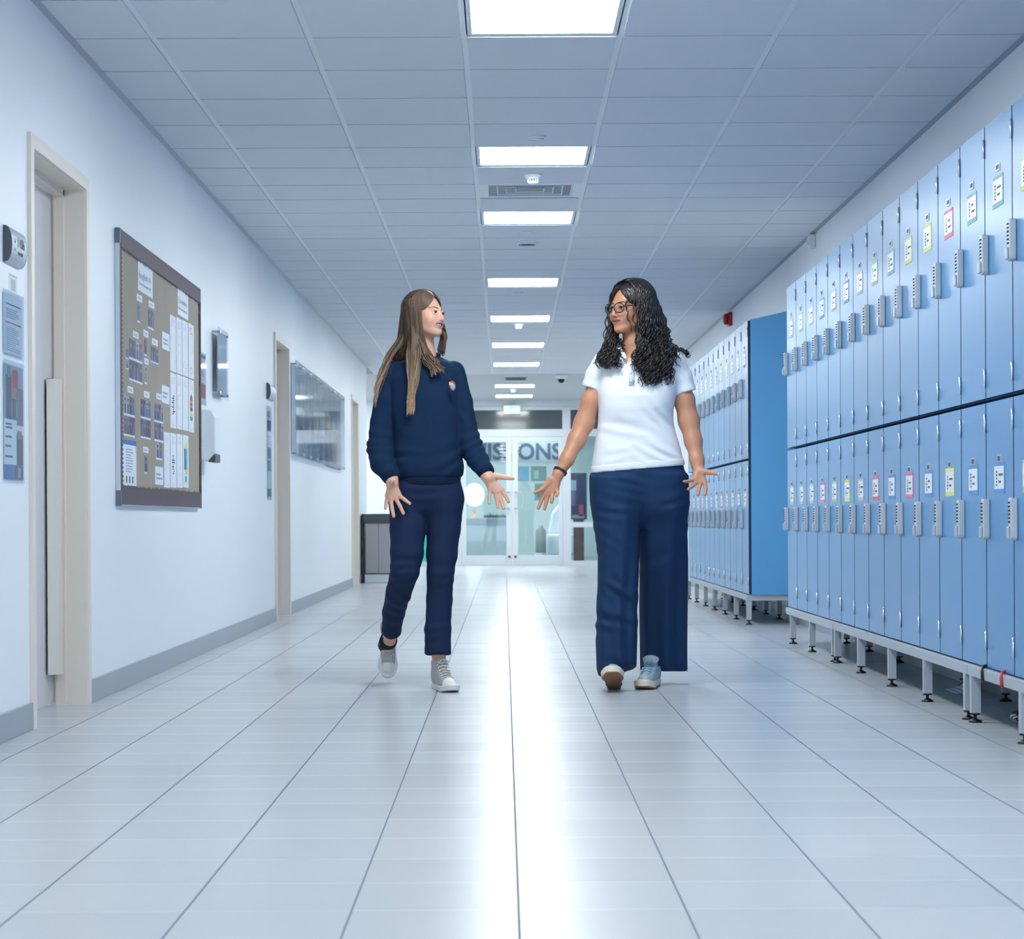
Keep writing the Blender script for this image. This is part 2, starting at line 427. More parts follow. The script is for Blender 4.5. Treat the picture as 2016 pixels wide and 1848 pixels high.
def make_locker(z0, z1, upper, Yf, name, label, group):
    t = thing(name, label, 'locker', (LX, Yf, z0), group)
    Yn = Yf - PITCH; g = 0.006
    b = MB()
    top = z1 - 0.002
    if upper: b.prism([(LX + 0.018, z0), (BACK, z0), (BACK, top + 0.068), (LX + 0.018, top)], 'y', Yn + 0.0005, Yf - 0.0005, 0)
    else: b.box(LX + 0.018, BACK, Yn + 0.0005, Yf - 0.0005, z0, top, 0)
    b.box(LX + 0.0165, LX + 0.018, Yn + 0.002, Yf - 0.002, z0 + 0.001, top - 0.001, 1)
    b.build('body', [M['bluebody'], M['edge']], t)
    d = MB(); y0, y1, za, zb = Yn + g, Yf - g, z0 + 0.003, z1 - 0.005
    d.box(LX + 0.0006, LX + 0.0165, y0, y1, za, zb, 1)
    d.box(LX, LX + 0.0006, y0, y1, za, zb, 0)
    door = d.build('door', [M['blue'], M['edge']], t)
    for hz in ((1.177, 1.97) if upper else (0.268, 1.02)):
        h = MB()
        h.tube([(LX - 0.004, Yn, hz), (LX - 0.004, Yn, hz + 0.065)], 0.0042, 8)
        h.box(LX - 0.0012, LX, Yn + 0.003, Yn + 0.016, hz, hz + 0.065)
        h.build('hinge', M['chrome'], door)
    lz0, lz1 = (1.563, 1.70) if upper else (0.652, 0.792)
    la, lb = Yf - 0.056, Yf - 0.020
    L = MB(); th = 0.024
    n = 8; prof = [(la, lz1), (lb, lz1)] + [(lb + (la - lb) * (0.5 - 0.5 * math.cos(math.pi * k / n)), lz0 + 0.012 - 0.012 * math.sin(math.pi * k / n)) for k in range(n + 1)]
    L.prism(prof, 'x', LX - th, LX)
    lo = L.build('lock', M['lock'], t, bevel=0.004, seg=2)
    K = MB()
    for r in range(6):
        for c in range(2):
            yy = la + 0.011 + c * 0.014; zz = lz1 - 0.016 - r * 0.0125
            K.ball((LX - th, yy, zz), 0.0036, 4)
    K.build('keypad', M['black'], lo)
    kn = MB(); kn.prism([(la + 0.010, lz0 + 0.006), (lb - 0.002, lz0 + 0.006), (lb - 0.002, lz0 + 0.046), (la + 0.010, lz0 + 0.046)], 'x', LX - th - 0.008, LX - th)
    kn.build('knob', M['alu'], lo, bevel=0.003)
    yc = Yf - PITCH * 0.5
    cz, pz = (1.775, 1.895) if upper else (0.808, 0.914)
    link_mesh('name_card', card_mesh('c_blue', 1, cz, 0.105, (LX, Yf, z0), yc), t)
    p = MB(); p.box(LX - 0.003, LX, yc - 0.030, yc + 0.024, pz, pz + 0.026, 0)
    p.box(LX - 0.0035, LX - 0.003, yc - 0.024, yc + 0.018, pz + 0.004, pz + 0.022, 1)
    for k in range(3): p.box(LX - 0.004, LX - 0.0035, yc + 0.006 - 0.013 * k, yc + 0.013 - 0.013 * k, pz + 0.006, pz + 0.020, 2)
    p.build('number_plate', [M['alu'], M['plate'], M['ink']], t)
    return t
M['plate'] = mat('plate_bronze', (150, 142, 136), 0.4, 0.4)

NUM = ['first', 'second', 'third', 'fourth', 'fifth', 'sixth', 'seventh', 'eighth', 'ninth', 'tenth', 'eleventh', 'twelfth', 'thirteenth', 'fourteenth', 'fifteenth', 'sixteenth']
LOWC = ['c_grey', 'c_grey', 'c_grey', 'c_pink', 'c_green', 'c_yellow', 'c_grey', 'c_pink', 'c_blue', 'c_pink', 'c_blue', 'c_yellow', 'c_blue', 'c_blue', 'c_green']
UPC = ['c_grey', 'c_green', 'c_grey', 'c_blue', 'c_grey', 'c_blue', 'c_grey', 'c_green', 'c_teal', 'c_yellow', 'c_yellow', 'c_pink', 'c_teal', 'c_teal', 'c_yellow']
NEAR_END, FAR_END, FAR_N, NEAR_N = 12.33, 14.3 + 12 * 0.391, 12, 15
CN = dict(c_grey='plain', c_pink='pink edged', c_green='green edged', c_yellow='yellow edged', c_blue='blue edged', c_teal='teal edged')
cards = {}
for up, (z0, z1) in ((False, (ZB0, ZB1)), (True, (ZT0, ZT1))):
    row = 'upper' if up else 'lower'
    cz = 1.775 if up else 0.808
    for bank, end, n in (('near', NEAR_END, NEAR_N), ('far', FAR_END, FAR_N)):
        for k in range(n):
            col = (UPC if up else LOWC)[k if bank == 'near' else (k * 7 + 3) % 15]
            Yf = end - k * PITCH
            if bank == 'near': lab = '%s blue near locker, %s card, %s from the far end of its bank' % (row, CN[col], NUM[k])
            else: lab = '%s locker of the bank behind the girl in white, %s from the front' % (row, NUM[n - 1 - k])
            grp = '%s lockers of the %s bank' % (row, bank)
            if up not in cards:
                cards[up] = {c: [card_mesh(c, 7 * i + j, cz, 0.105, (LX, Yf, z0), Yf - PITCH * 0.5) for j in range(2)] for i, c in enumerate(CN)}
                proto = make_locker(z0, z1, up, Yf, 'locker', lab, grp)
                next(ch for ch in proto.children if ch.name.startswith('name_card')).data = cards[up][col][0]
            else:
                dup(proto, (LX, Yf, z0), lab, grp, {'name_card': cards[up][col][k % 2]})

ep = MB().prism([(1.687, 0.205), (BACK + .002, 0.205), (BACK + .002, ZT1 + .070), (1.687, ZT1 + .001)], 'y', 14.284, 14.2995)
tag(ep.build('end_panel', M['bluebody'], None, .002), 'plain blue end panel closing the near side of the far locker bank', 'locker end panel')
def stand(Y0, Y1, legs, label):
    t = thing('locker_stand', label, 'locker stand', (LX, Y1, 0), 'grey metal stands under the lockers')
    xf = 1.655
    r = MB(); r.box(xf, xf + 0.035, Y0, Y1, 0.165, 0.204).box(1.965, 2.0, Y0, Y1, 0.165, 0.204)
    for q in (Y0, Y1 - 0.035): r.box(xf + 0.035, 1.965, q, q + 0.035, 0.165, 0.204)
    r.build('rail', M['stand'], t, bevel=0.002)
    for ly in legs:
        for x in (xf, 1.965):
            l = MB().box(x, x + 0.033, ly - 0.016, ly + 0.016, 0.034, 0.166).build('leg', M['stand'], t)
            MB().lathe([(0.024, 0), (0.024, 0.005), (0.010, 0.013), (0.006, 0.014), (0.006, 0.027), (0.018, 0.027), (0.018, 0.034)], (x + 0.016, ly, 0), n=14).build('levelling_foot', M['black'], l)
stand(10.565, NEAR_END, (12.13, 11.38, 10.60), 'short grey steel stand with black feet under the far end of the near lockers')
stand(7.50, 10.555, (10.51, 9.82, 9.04, 8.28, 7.545), 'long grey steel stand in the middle of the near locker bank')
stand(NEAR_END - NEAR_N * PITCH, 7.49, (7.44, 6.73), 'grey steel stand at the right edge of the photo under the nearest lockers')
fe0, fe1 = 14.3, FAR_END
stand(fe0, fe0 + 2.34, (fe0 + .02, fe0 + .8, fe0 + 1.57, fe0 + 2.31), 'grey steel stand under the front half of the far locker bank')
stand(fe0 + 2.35, fe1, (fe0 + 2.38, fe0 + 3.1, fe0 + 3.9, fe1 - .03), 'grey steel stand under the rear half of the far locker bank')

# litter and straps that show below the lockers
def small(name, mb, mats, label, cat, bevel=0, group=None):
    return tag(mb.build(name, mats, None, bevel), label, cat, group)
for (yy, col, lb) in ((7.26, 'black', 'black strap end hanging out under a locker door onto the stand rail'), (6.98, 'p_red', 'red and pink strap end hanging over the stand rail at the right edge')):
    small('strap', MB().tube([(LX + 0.004, yy, 0.215), (LX - 0.012, yy - .005, 0.211), (LX - 0.019, yy - 0.02, 0.195), (LX - 0.020, yy - 0.03, 0.165)], 0.006, 6), M[col], lb, 'strap')
pb = MB()
for k in range(6):
    a0, a1 = k / 6 * 1.2, (k + 1) / 6 * 1.2
    pb.add([(1.86 + .12 * math.sin(a0), 8.62, .002 + .10 * (1 - math.cos(a0))), (1.86 + .12 * math.sin(a1), 8.62, .002 + .10 * (1 - math.cos(a1))), (1.86 + .12 * math.sin(a1), 8.86, .002 + .10 * (1 - math.cos(a1))), (1.86 + .12 * math.sin(a0), 8.86, .002 + .10 * (1 - math.cos(a0)))], [(0, 1, 2, 3)], 0, True)
o = small('paper_sheet', pb, M['paper'], 'curled white paper sheet lying on the floor under the near lockers', 'paper')
o.modifiers.new('thick', 'SOLIDIFY').thickness = 0.0006
kc = MB(); rr = random.Random(5)
for k in range(14):
    c = (1.80 + 0.06 * rr.random(), 7.35 + 0.08 * rr.random(), 0.008 + 0.035 * rr.random()); a = rr.random() * 6
    kc.tube([(c[0] + 0.012 * math.cos(q), c[1] + 0.012 * math.sin(q) * math.cos(a), max(0.004, c[2] + 0.012 * math.sin(q) * math.sin(a))) for q in [i * math.pi / 4 for i in range(8)]], 0.0035, 5, 0 if k % 4 else 1, True)
small('metal_chain', kc, [M['black'], M['chrome']], 'small black chain heaped on the floor under the nearest lockers', 'chain')

# ------------------------------------------------------------------ left wall furniture
def WY(px, X=XL): return F * (-X) / (VX - px)                 # distance of a point of the left wall seen at px
def WZ(px, py, X=XL):
    dx, dy = unroll(px, py); return CH - dy * F * (-X) / (-dx) / F
class Sheet(MB):
    """a flat sheet on the left wall: u runs down the corridor, v up, x out of the wall"""
    def __init__(s, x): super().__init__(); s.x = x
    def rect(s, u0, u1, v0, v1, mi=0, lift=0.0, th=0.0006): return s.box(s.x + lift, s.x + lift + th, min(u0, u1), max(u0, u1), min(v0, v1), max(v0, v1), mi)
    def lines(s, u0, u1, v0, v1, n, mi, lift=0.0007, seed=0, fill=0.5):
        r = random.Random(seed); dv = (v1 - v0) / n
        for k in range(n):
            s.rect(u0, u0 + (u1 - u0) * (0.65 + 0.35 * r.random()), v0 + k * dv, v0 + (k + fill) * dv, mi, lift, 0.0002)

# room sign beside the first door
M['signsilver'] = mat('sign_silver', (176, 188, 204), 0.35, 0.2)
def room_sign(Y0, Y1, z0, z1, label, number, detail=True):
    t = thing('room_sign', label, 'door sign', (XL, Y0, z0), 'room number signs')
    n = 12; prof = []
    for k in range(n + 1):
        a = math.pi * k / n; prof.append((XL + 0.004 + 0.026 * math.sin(a) ** 0.8, z0 + (z1 - z0) * (0.5 - 0.5 * math.cos(a))))
    pr = [(XL, z0)] + prof + [(XL, z1)]
    MB().prism(pr, 'y', Y0 + 0.006, Y1 - 0.006).build('face_plate', M['signsilver'], t)
    for q in (Y0, Y1 - 0.006): MB().prism(pr, 'y', q, q + 0.006).build('end_cap', M['darkgrey'], t)
    if detail:
        L = MB(); zc = (z0 + z1) / 2
        text_into(L, number, (XL + 0.0298, Y0 + 0.085, zc - 0.004), (0, 1, 0), (0, 0, 1), 0.034, 0, width=0.10, bold=0.02)
        # Same number in the second line of the plate, raised-dot style below
        for k, w_ in enumerate((0.012, 0.014, 0.013, 0.012)): L.box(XL + 0.0285, XL + 0.0292, Y0 + 0.095 + k * 0.019, Y0 + 0.095 + k * 0.019 + w_, zc - 0.028, zc - 0.016, 0)
        # crest: a small flame over two thin lines
        L.add([(XL + 0.0298, Y0 + 0.045, zc + 0.026), (XL + 0.0298, Y0 + 0.040, zc + 0.006), (XL + 0.0298, Y0 + 0.052, zc + 0.004), (XL + 0.0298, Y0 + 0.056, zc + 0.010)], [(0, 1, 2, 3)], 0)
        for k in range(3): L.box(XL + 0.0290, XL + 0.0296, Y0 + 0.034, Y0 + 0.064, zc - 0.008 - k * 0.005, zc - 0.006 - k * 0.005, 0)
        L.build('lettering', M['ink'], t)
room_sign(6.985, 7.21, 1.60, 1.722, 'curved silver room sign reading 1106 beside the nearest door', '1106')
room_sign(14.72, 15.06, 1.585, 1.70, 'small curved silver room sign beside the second door', '', False)

s = Sheet(XL); y0, y1 = 7.06, 7.19
s.rect(y0, y1, 1.505, 1.572, 0).rect(y0 + .03, y1 - .03, 1.515, 1.555, 1, .0007).rect(y0 + .015, y1 - .015, 1.565, 1.568, 2, .0007)
small('sticker', s, [M['paper'], M['c_grey'], M['inklight']], 'small pale sticker on the wall right under the 1106 sign', 'sticker')
def pocket_frame(Y0, Y1, z0, z1, name, label, art, x=XL):
    t = thing(name, label, 'wall poster', (x, Y0, z0), 'clear wall pockets')
    s = Sheet(x + 0.002); art(s, Y0 + .01, Y1 - .01, z0 + .01, z1 - .01); s.build('poster', ART, t)
    MB().box(x + 0.005, x + 0.0065, Y0, Y1, z0, z1).build('clear_pocket', M['acrylic'], t)
    return t
ART = [M['paper'], M['ink'], M['inklight'], M['p_dark'], M['p_mid'], M['p_skin'], M['p_blue'], M['p_cyan'], M['p_yellow'], M['p_red'], M['p_green'], M['p_navy'], M['p_rose'], M['p_orange'], M['p_light'], M['c_grey']]
(PAP, INK, INL, PDK, PMD, PSK, PBL, PCY, PYL, PRD, PGR, PNV, PRS, POR, PLT, PGY) = range(16)
def art_letter(s, a, b, c, d):
    s.rect(a, b, c, d, PAP); s.rect(a + .03, b - .02, d - .035, d - .032, INK, .0007)
    s.lines(a + .04, b - .04, d - .08, d - .045, 5, INL, seed=1)
    s.rect(a + .03, b - .02, d - .098, d - .094, PRD, .0007)
    s.lines(a + .03, b - .03, d - .19, d - .105, 12, INL, seed=2, fill=.35)
pocket_frame(6.965, 7.26, 1.285, 1.508, 'wall_document', 'typed notice in a clear pocket on the wall left of the nearest door', art_letter)
def art_photo(s, a, b, c, d):
    w_, h = b - a, d - c
    s.rect(a, b, c, d, PAP); s.rect(a, b, c, c + h * .13, PBL, .0007); s.rect(a + w_ * .55, b, c + .005, c + h * .12, PNV, .001)
    s.rect(a + w_ * .72, a + w_ * .85, c + .008, c + h * .11, PLT, .0013); s.lines(a + w_ * .1, a + w_ * .45, c + h * .05, c + h * .10, 3, PLT, .001, 3)
    s.rect(a, b, c + h * .52, d - .005, PLT, .0007)
    s.rect(a + w_ * .1, a + w_ * .38, c + h * .52, c + h * .9, PNV, .001); s.rect(a + w_ * .18, a + w_ * .34, c + h * .88, c + h * .97, PGR, .0013)
    s.rect(a + w_ * .4, a + w_ * .75, c + h * .68, c + h * .93, PSK, .001); s.rect(a + w_ * .45, a + w_ * .7, c + h * .80, c + h * .95, PRD, .0013)
    s.rect(a + w_ * .42, a + w_ * .62, c + h * .52, c + h * .70, PDK, .0013); s.rect(a + w_ * .68, b, c + h * .48, c + h * .8, PMD, .0016)
    s.rect(a + w_ * .66, b, c + h * .13, c + h * .40, PDK, .001); s.rect(a + w_ * .7, b - w_ * .08, c + h * .36, c + h * .43, PSK, .0013)
    s.lines(a + w_ * .08, a + w_ * .55, c + h * .44, c + h * .50, 2, INK, .001, 4)
    for q in (.36, .28, .19): s.lines(a + w_ * .06, a + w_ * .5, c + h * q, c + h * (q + .035), 1, INK, .001, int(q * 100))
pocket_frame(6.965, 7.26, 0.862, 1.275, 'wall_poster', 'photo poster with a blue foot in a clear pocket left of the nearest door', art_photo)
def art_strip(s, a, b, c, d):
    s.rect(a, b, c, d, PAP); h = d - c
    for q, (i0, i1) in enumerate(((.02, .11), (.30, .42), (.44, .56), (.74, .86))): s.rect(a + .01, b - .01, c + h * i0, c + h * i1, (PNV, PGR, PMD, PNV)[q], .0007)
    s.lines(a + .02, b - .02, c + h * .9, c + h * .97, 3, INK, seed=9); s.lines(a + .02, b - .02, c + h * .6, c + h * .7, 4, INL, seed=8)
pocket_frame(14.72, 14.98, 0.875, 1.54, 'wall_poster', 'tall narrow poster strip in a clear pocket beside the second door', art_strip)
def art_red(s, a, b, c, d):
    s.rect(a, b, c, d, PAP); s.rect(a, b, c + .03, c + .11, PRD, .0007); s.lines(a + .02, b - .02, c + .15, d - .03, 7, INL, seed=5); s.rect(a, b, d - .02, d, PNV, .0007)
pocket_frame(11.46, 11.70, 1.37, 1.66, 'wall_poster', 'small glossy poster with a red band just past the notice board', art_red)

# ---- notice board
BY0, BY1, BZ0, BZ1 = 8.99, 11.38, 0.798, 1.992
t = thing('notice_board', 'large brown paper covered notice board in a silver frame on the left wall', 'notice board', (XL, BY0, BZ0))
fr = MB(); fw = 0.014
fr.box(XL, XL + .022, BY0, BY0 + fw, BZ0, BZ1).box(XL, XL + .022, BY1 - fw, BY1, BZ0, BZ1).box(XL, XL + .022, BY0, BY1, BZ0, BZ0 + fw).box(XL, XL + .022, BY0, BY1, BZ1 - fw, BZ1)
fr.build('frame', M['alu'], t, bevel=.002)
for (a, c) in ((BY0, BZ0), (BY0, BZ1 - .065), (BY1 - .03, BZ0), (BY1 - .03, BZ1 - .065)):
    MB().box(XL - .0, XL + .024, a - .001, a + .031, c - .001, c + .066).build('corner_cap', M['corner'], t, bevel=.003)
MB().box(XL + .004, XL + .018, BY0 + .01, BY1 - .01, BZ0 + .01, BZ1 - .01).build('backing_paper', M['kraft'], t)
def scallop(y0, y1, z0, z1, side, n, nm):
    m = MB(); x = XL + .0235; rr = random.Random(n)
    if side in 'tb':
        base, tip = (z1, z0) if side == 't' else (z0, z1)
        for k in range(n):
            a, b = y0 + (y1 - y0) * k / n, y0 + (y1 - y0) * (k + 1) / n; j = (rr.random() - .5) * .008
            m.add([(x, a, base), (x, b, base), (x, b, tip + (.012 if side == 't' else -.012)), (x + .0015, (a + b) / 2, tip + j), (x, a, tip + (.012 if side == 't' else -.012))], [(0, 1, 2, 3, 4) if side == 't' else (4, 3, 2, 1, 0)])
    else:
        base, tip = (y0, y1) if side == 'l' else (y1, y0)
        for k in range(n):
            a, b = z0 + (z1 - z0) * k / n, z0 + (z1 - z0) * (k + 1) / n; e = (tip - base) * .55
            m.add([(x, base, a), (x, base + e, a), (x + .0015, tip, (a + b) / 2), (x, base + e, b), (x, base, b)], [(0, 1, 2, 3, 4)])
    o = m.build(nm, M['brown'], t); o.modifiers.new('thick', 'SOLIDIFY').thickness = .0015
scallop(BY0 + .02, BY1 - .006, BZ1 - .088, BZ1 - .004, 't', 70, 'paper_border')
scallop(BY0 + .02, BY1 - .006, BZ0 + .004, BZ0 + .088, 'b', 70, 'paper_border')
scallop(BY0 + .004, BY0 + .055, BZ0 + .02, BZ1 - .02, 'l', 60, 'paper_border')
scallop(BY1 - .055, BY1 - .002, BZ0 + .08, BZ1 - .08, 'r', 60, 'paper_border')

PX = XL + 0.0185
def on_board(zx0, zx1, zt, zb, sheet):      # zoomed reading positions -> wall rectangle
    x0, x1 = 220 + zx0 / 6.6, 220 + zx1 / 6.6
    o = 440 if sheet == 1 else 720
    t_ = o + zt / 6.6
    b_ = (720 if sheet == 2 or zb < 0 else 440) + abs(zb) / 6.6
    return WY(x0, PX), WY(x1, PX), WZ(x0, b_, PX), WZ(x0, t_, PX)
def paper(r, art, name, label, cat, group=None, lift=0.0):
    s = Sheet(PX + lift); y0_, y1_, z0_, z1_ = r
    art(s, y0_, y1_, z0_, z1_)
    used = sorted(set(s.m)); s.m = [used.index(i) for i in s.m]
    return small(name, s, [ART[i] for i in used], label, cat, 0, group)
def title_art(txt):
    def art(s, a, b, c, d):
        s.rect(a, b, c, d, PAP, 0, .001); w_, h = b - a, d - c
        text_into(s, txt[0], (s.x + .0012, a + w_ * .06, c + h * .45), (0, 1, 0), (0, 0, 1), h * .22, INL, width=w_ * .8)
        text_into(s, txt[1], (s.x + .0012, a + w_ * .06, c + h * .22), (0, 1, 0), (0, 0, 1), h * .09, INK, width=w_ * .8)
    return art
def label_art(seed):
    def art(s, a, b, c, d):
        s.rect(a, b, c, d, PAP, 0, .001); s.lines(a + (b - a) * .15, b - (b - a) * .12, c + (d - c) * .3, c + (d - c) * .75, 2, INL, .0011, seed, .5)
    return art
def photos_art(nx, ny, seed, tone=(PDK, PMD, PLT)):
    def art(s, a, b, c, d):
        r = random.Random(seed); dy, dz = (b - a) / nx, (d - c) / ny
        for j in range(ny):
            for i in range(nx):
                u, v = a + i * dy, c + j * dz
                s.rect(u, u + dy * .93, v, v + dz * .96, PAP, 0, .001)
                s.rect(u, u + dy * .93, v + dz * .1, v + dz * .96, r.choice(tone), .001)
                s.rect(u + dy * .25, u + dy * .7, v + dz * .1, v + dz * .55, r.choice((PNV, PDK, PMD, PBL, PNV)), .0013)
                s.rect(u + dy * .33, u + dy * .6, v + dz * .55, v + dz * .75, PSK, .0016)
                s.rect(u + dy * .28, u + dy * .65, v + dz * .72, v + dz * .84, PDK, .0019)
    return art
def drawing_art(kind, seed):
    def art(s, a, b, c, d):
        w_, h = b - a, d - c; r = random.Random(seed); x = s.x + .0014
        s.rect(a, b, c, d, PAP, 0, .001)
        for k in range(4): s.rect(a + w_ * (.15 + .1 * r.random()), b - w_ * (.15 + .2 * r.random()), d - h * (.08 + .035 * k), d - h * (.075 + .035 * k), INL, .0011, .0002)
        yc = (a + b) / 2
        def arc(y_, z_, ry, rz, a0, a1, th, mi):
            qs = np.linspace(a0, a1, 14); k = 1 + th / ((ry + rz) / 2)
            s.add([(x, y_ + ry * math.cos(q), z_ + rz * math.sin(q)) for q in qs] + [(x, y_ + ry * k * math.cos(q), z_ + rz * k * math.sin(q)) for q in qs], [(i, i + 14, i + 15, i + 1) for i in range(13)], mi)
        arc(yc, c + h * .08, w_ * .25, h * .035, math.pi, 2 * math.pi, .0018, INK)
        if kind == 'balloon':
            arc(yc, c + h * .45, w_ * .36, h * .38, 1.2, 4.4, .003, PRD); arc(yc, c + h * .66, w_ * .3, h * .2, -1.5, 1.5, .005, PYL); arc(yc, c + h * .8, w_ * .3, h * .12, 1.5, 2.8, .006, PBL)
            arc(yc, c + h * .14, w_ * .2, h * .05, 0, 6.2, .004, INK)
        elif kind == 'crayon':
            for q, col in enumerate((PRD, PRD, PNV, PYL, PGR)): s.rect(yc - w_ * .25, yc + w_ * .2, c + h * (.58 - q * .09), c + h * (.66 - q * .09), col, .0011)
            s.add([(x, yc - w_ * .25, c + h * .66), (x, yc + w_ * .2, c + h * .66), (x, yc, c + h * .74)], [(0, 1, 2)], PNV)
        elif kind == 'pencil':
            s.rect(yc - w_ * .28, yc + w_ * .28, c + h * .34, c + h * .74, PCY, .0011); s.rect(yc - w_ * .28, yc - w_ * .08, c + h * .34, c + h * .74, PNV, .0013)
            s.add([(x, yc - w_ * .32, c + h * .74), (x, yc + w_ * .32, c + h * .74), (x, yc, c + h * .88)], [(0, 1, 2)], PYL)
            s.rect(yc - w_ * .15, yc + w_ * .25, c + h * .24, c + h * .34, PYL, .0011); s.rect(yc - w_ * .2, yc + w_ * .2, c + h * .10, c + h * .22, PCY, .0011)
        elif kind == 'dark':
            for k in range(9): s.rect(yc - w_ * .25 * r.random(), yc + w_ * .28 * r.random(), c + h * (.25 + .04 * k), c + h * (.275 + .04 * k), INK, .0011)
        elif kind == 'orange': arc(yc, c + h * .5, w_ * .3, h * .12, 1.4, 4.4, .006, POR)
        elif kind == 'green': arc(yc, c + h * .2, w_ * .3, h * .06, 0, 6.2, .005, PYL); arc(yc, c + h * .6, w_ * .25, h * .14, 0, 4, .0025, PYL)
        else:
            for k in range(3): arc(yc + w_ * .1 * (r.random() - .5), c + h * (.3 + .15 * k), w_ * .28, h * .07, r.random() * 3, 4 + r.random() * 2, .0016, INL)
    return art
paper(on_board(355, 545, 480, 870, 1), title_art(('English A', 'Year Group Art')), 'title_sheet', 'large white title sheet near the top left of the notice board', 'paper sheet')
paper(on_board(868, 1005, 830, 1185, 1), title_art(('Economics', 'Primary Group')), 'title_sheet', 'white title sheet at the top right of the notice board', 'paper sheet')
G1, G2, G3 = 'name labels on the notice board', 'photo groups on the notice board', 'drawing sheets on the notice board'
for i, (r, lab) in enumerate(((on_board(335, 408, 912, 1000, 1), 'just below the left title sheet'), (on_board(490, 565, 1000, 1085, 1), 'second from the top'),
        (on_board(285, 357, 1392, 1475, 1), 'above the widest photo group'), (on_board(422, 487, 1378, 1465, 1), 'above a single thin photo in mid board'), (on_board(532, 607, 1488, 1570, 1), 'third of the middle row, left of the small cards'),
        (on_board(430, 487, 1745, 1822, 1), 'between two thin single photos in mid board'), (on_board(210, 285, 258, 345, 2), 'above the lower left photo block'), (on_board(422, 495, 322, 405, 2), 'above the lower middle photo block'),
        (on_board(585, 650, 350, 430, 2), 'above the lower right photo block'), (on_board(412, 480, 1048, 1125, 2), 'lowest one, above a thin dark photo'))):
    paper(r, label_art(i), 'name_label', 'small name label on the board, ' + lab, 'label', G1)
for i, (r, nx, ny, lab) in enumerate(((on_board(345, 380, 1040, 1285, 1), 1, 1, 'thin pale photo topmost at the left'), (on_board(482, 555, 1098, 1362, 1), 2, 1, 'two upright photos below the left title sheet'),
        (on_board(232, 405, 1480, -185, 1), 4, 2, 'widest photo group, four across, left of mid board'), (on_board(430, 465, 1490, 1715, 1), 1, 1, 'single thin photo right of the widest group, upper one'),
        (on_board(515, 615, 1585, 1800, 1), 3, 1, 'three photos left of the upper small card'), (on_board(435, 470, 1835, -235, 1), 1, 1, 'single thin photo right of the widest group, lower one'),
        (on_board(190, 228, 1620, -40, 1), 1, 2, 'thin photo strip at the left rim of the board'), (on_board(160, 305, 368, 905, 2), 4, 2, 'lower left block of eight photos'),
        (on_board(380, 510, 418, 935, 2), 4, 2, 'lower middle block of eight photos'), (on_board(557, 675, 472, 975, 2), 4, 2, 'lower right block of eight photos next to the drawings'),
        (on_board(580, 660, 988, 1215, 2), 2, 1, 'pair of photos under the lower right block'), (on_board(425, 467, 1158, 1400, 2), 1, 1, 'lowest single thin photo'))):
    paper(r, photos_art(nx, ny, i), 'pinned_photos', 'pinned photos on the notice board, ' + lab, 'photo', G2)
for i, (r, lab) in enumerate(((on_board(665, 758, 1400, 1625, 1), 'upper one beside the first drawing row'), (on_board(655, 755, 245, 475, 2), 'middle one beside the second drawing row'), (on_board(565, 668, 1305, 1540, 2), 'lowest one left of the third drawing row'))):
    paper(r, label_art(20 + i), 'small_card', 'small white card on the notice board, ' + lab, 'card', 'small cards on the notice board')
ORD4 = ['first', 'second', 'third', 'fourth']
rows_d = [([(768, 842), (850, 922), (928, 998), (1006, 1076)], (1185, 1218, 1255, 1295), (-62, -92, -122, -152), 1, ('plain', 'plain', 'green', 'balloon'), 'upper'),
          ([(768, 842), (850, 922), (928, 998), (1006, 1074)], (85, 108, 138, 172), (800, 815, 832, 855), 2, ('dark', 'orange', 'plain', 'crayon'), 'middle'),
          ([(682, 758), (765, 842), (849, 922), (929, 998)], (855, 868, 880, 895), (1578, 1578, 1578, 1578), 2, ('plain', 'dark', 'plain', 'pencil'), 'lower')]
dn = dict(plain='faint pencil drawing', green='drawing with a light green ring', balloon='drawing with a red and yellow curve', dark='drawing with dark ink scribble', orange='drawing with an orange curve', crayon='drawing of a red, blue and yellow crayon', pencil='drawing of a turquoise and yellow pencil')
for cols, tops, bots, sh, kinds, nm in rows_d:
    for i in range(4):
        paper(on_board(cols[i][0], cols[i][1], tops[i], bots[i], sh), drawing_art(kinds[i], i + sh * 10), 'drawing_sheet', '%s, %s in the %s row of drawings' % (dn[kinds[i]], ORD4[i], nm), 'drawing', G3)
def art_flyer(s, a, b, c, d):
    w_, h = b - a, d - c
    s.rect(a, b, c, d, PAP, 0, .001); s.rect(a, b, d - h * .1, d, PBL, .001); s.rect(a, b, c, c + h * .08, PBL, .001); s.rect(a, a + w_ * .1, c + h * .08, c + h * .3, PYL, .001); s.rect(b - w_ * .06, b, d - h * .25, d - h * .1, PYL, .001)
    s.lines(a + w_ * .25, b - w_ * .2, c + h * .35, d - h * .15, 9, INL, .0011, 3, .4)
    for k in range(3): s.rect(a + w_ * (.25 + .22 * k), a + w_ * (.32 + .22 * k), c + h * .13, c + h * .27, INK, .0011)
paper(on_board(138, 322, 945, 1600, 2), art_flyer, 'flyer', 'blue, white and yellow flyer at the bottom left corner of the notice board', 'flyer')

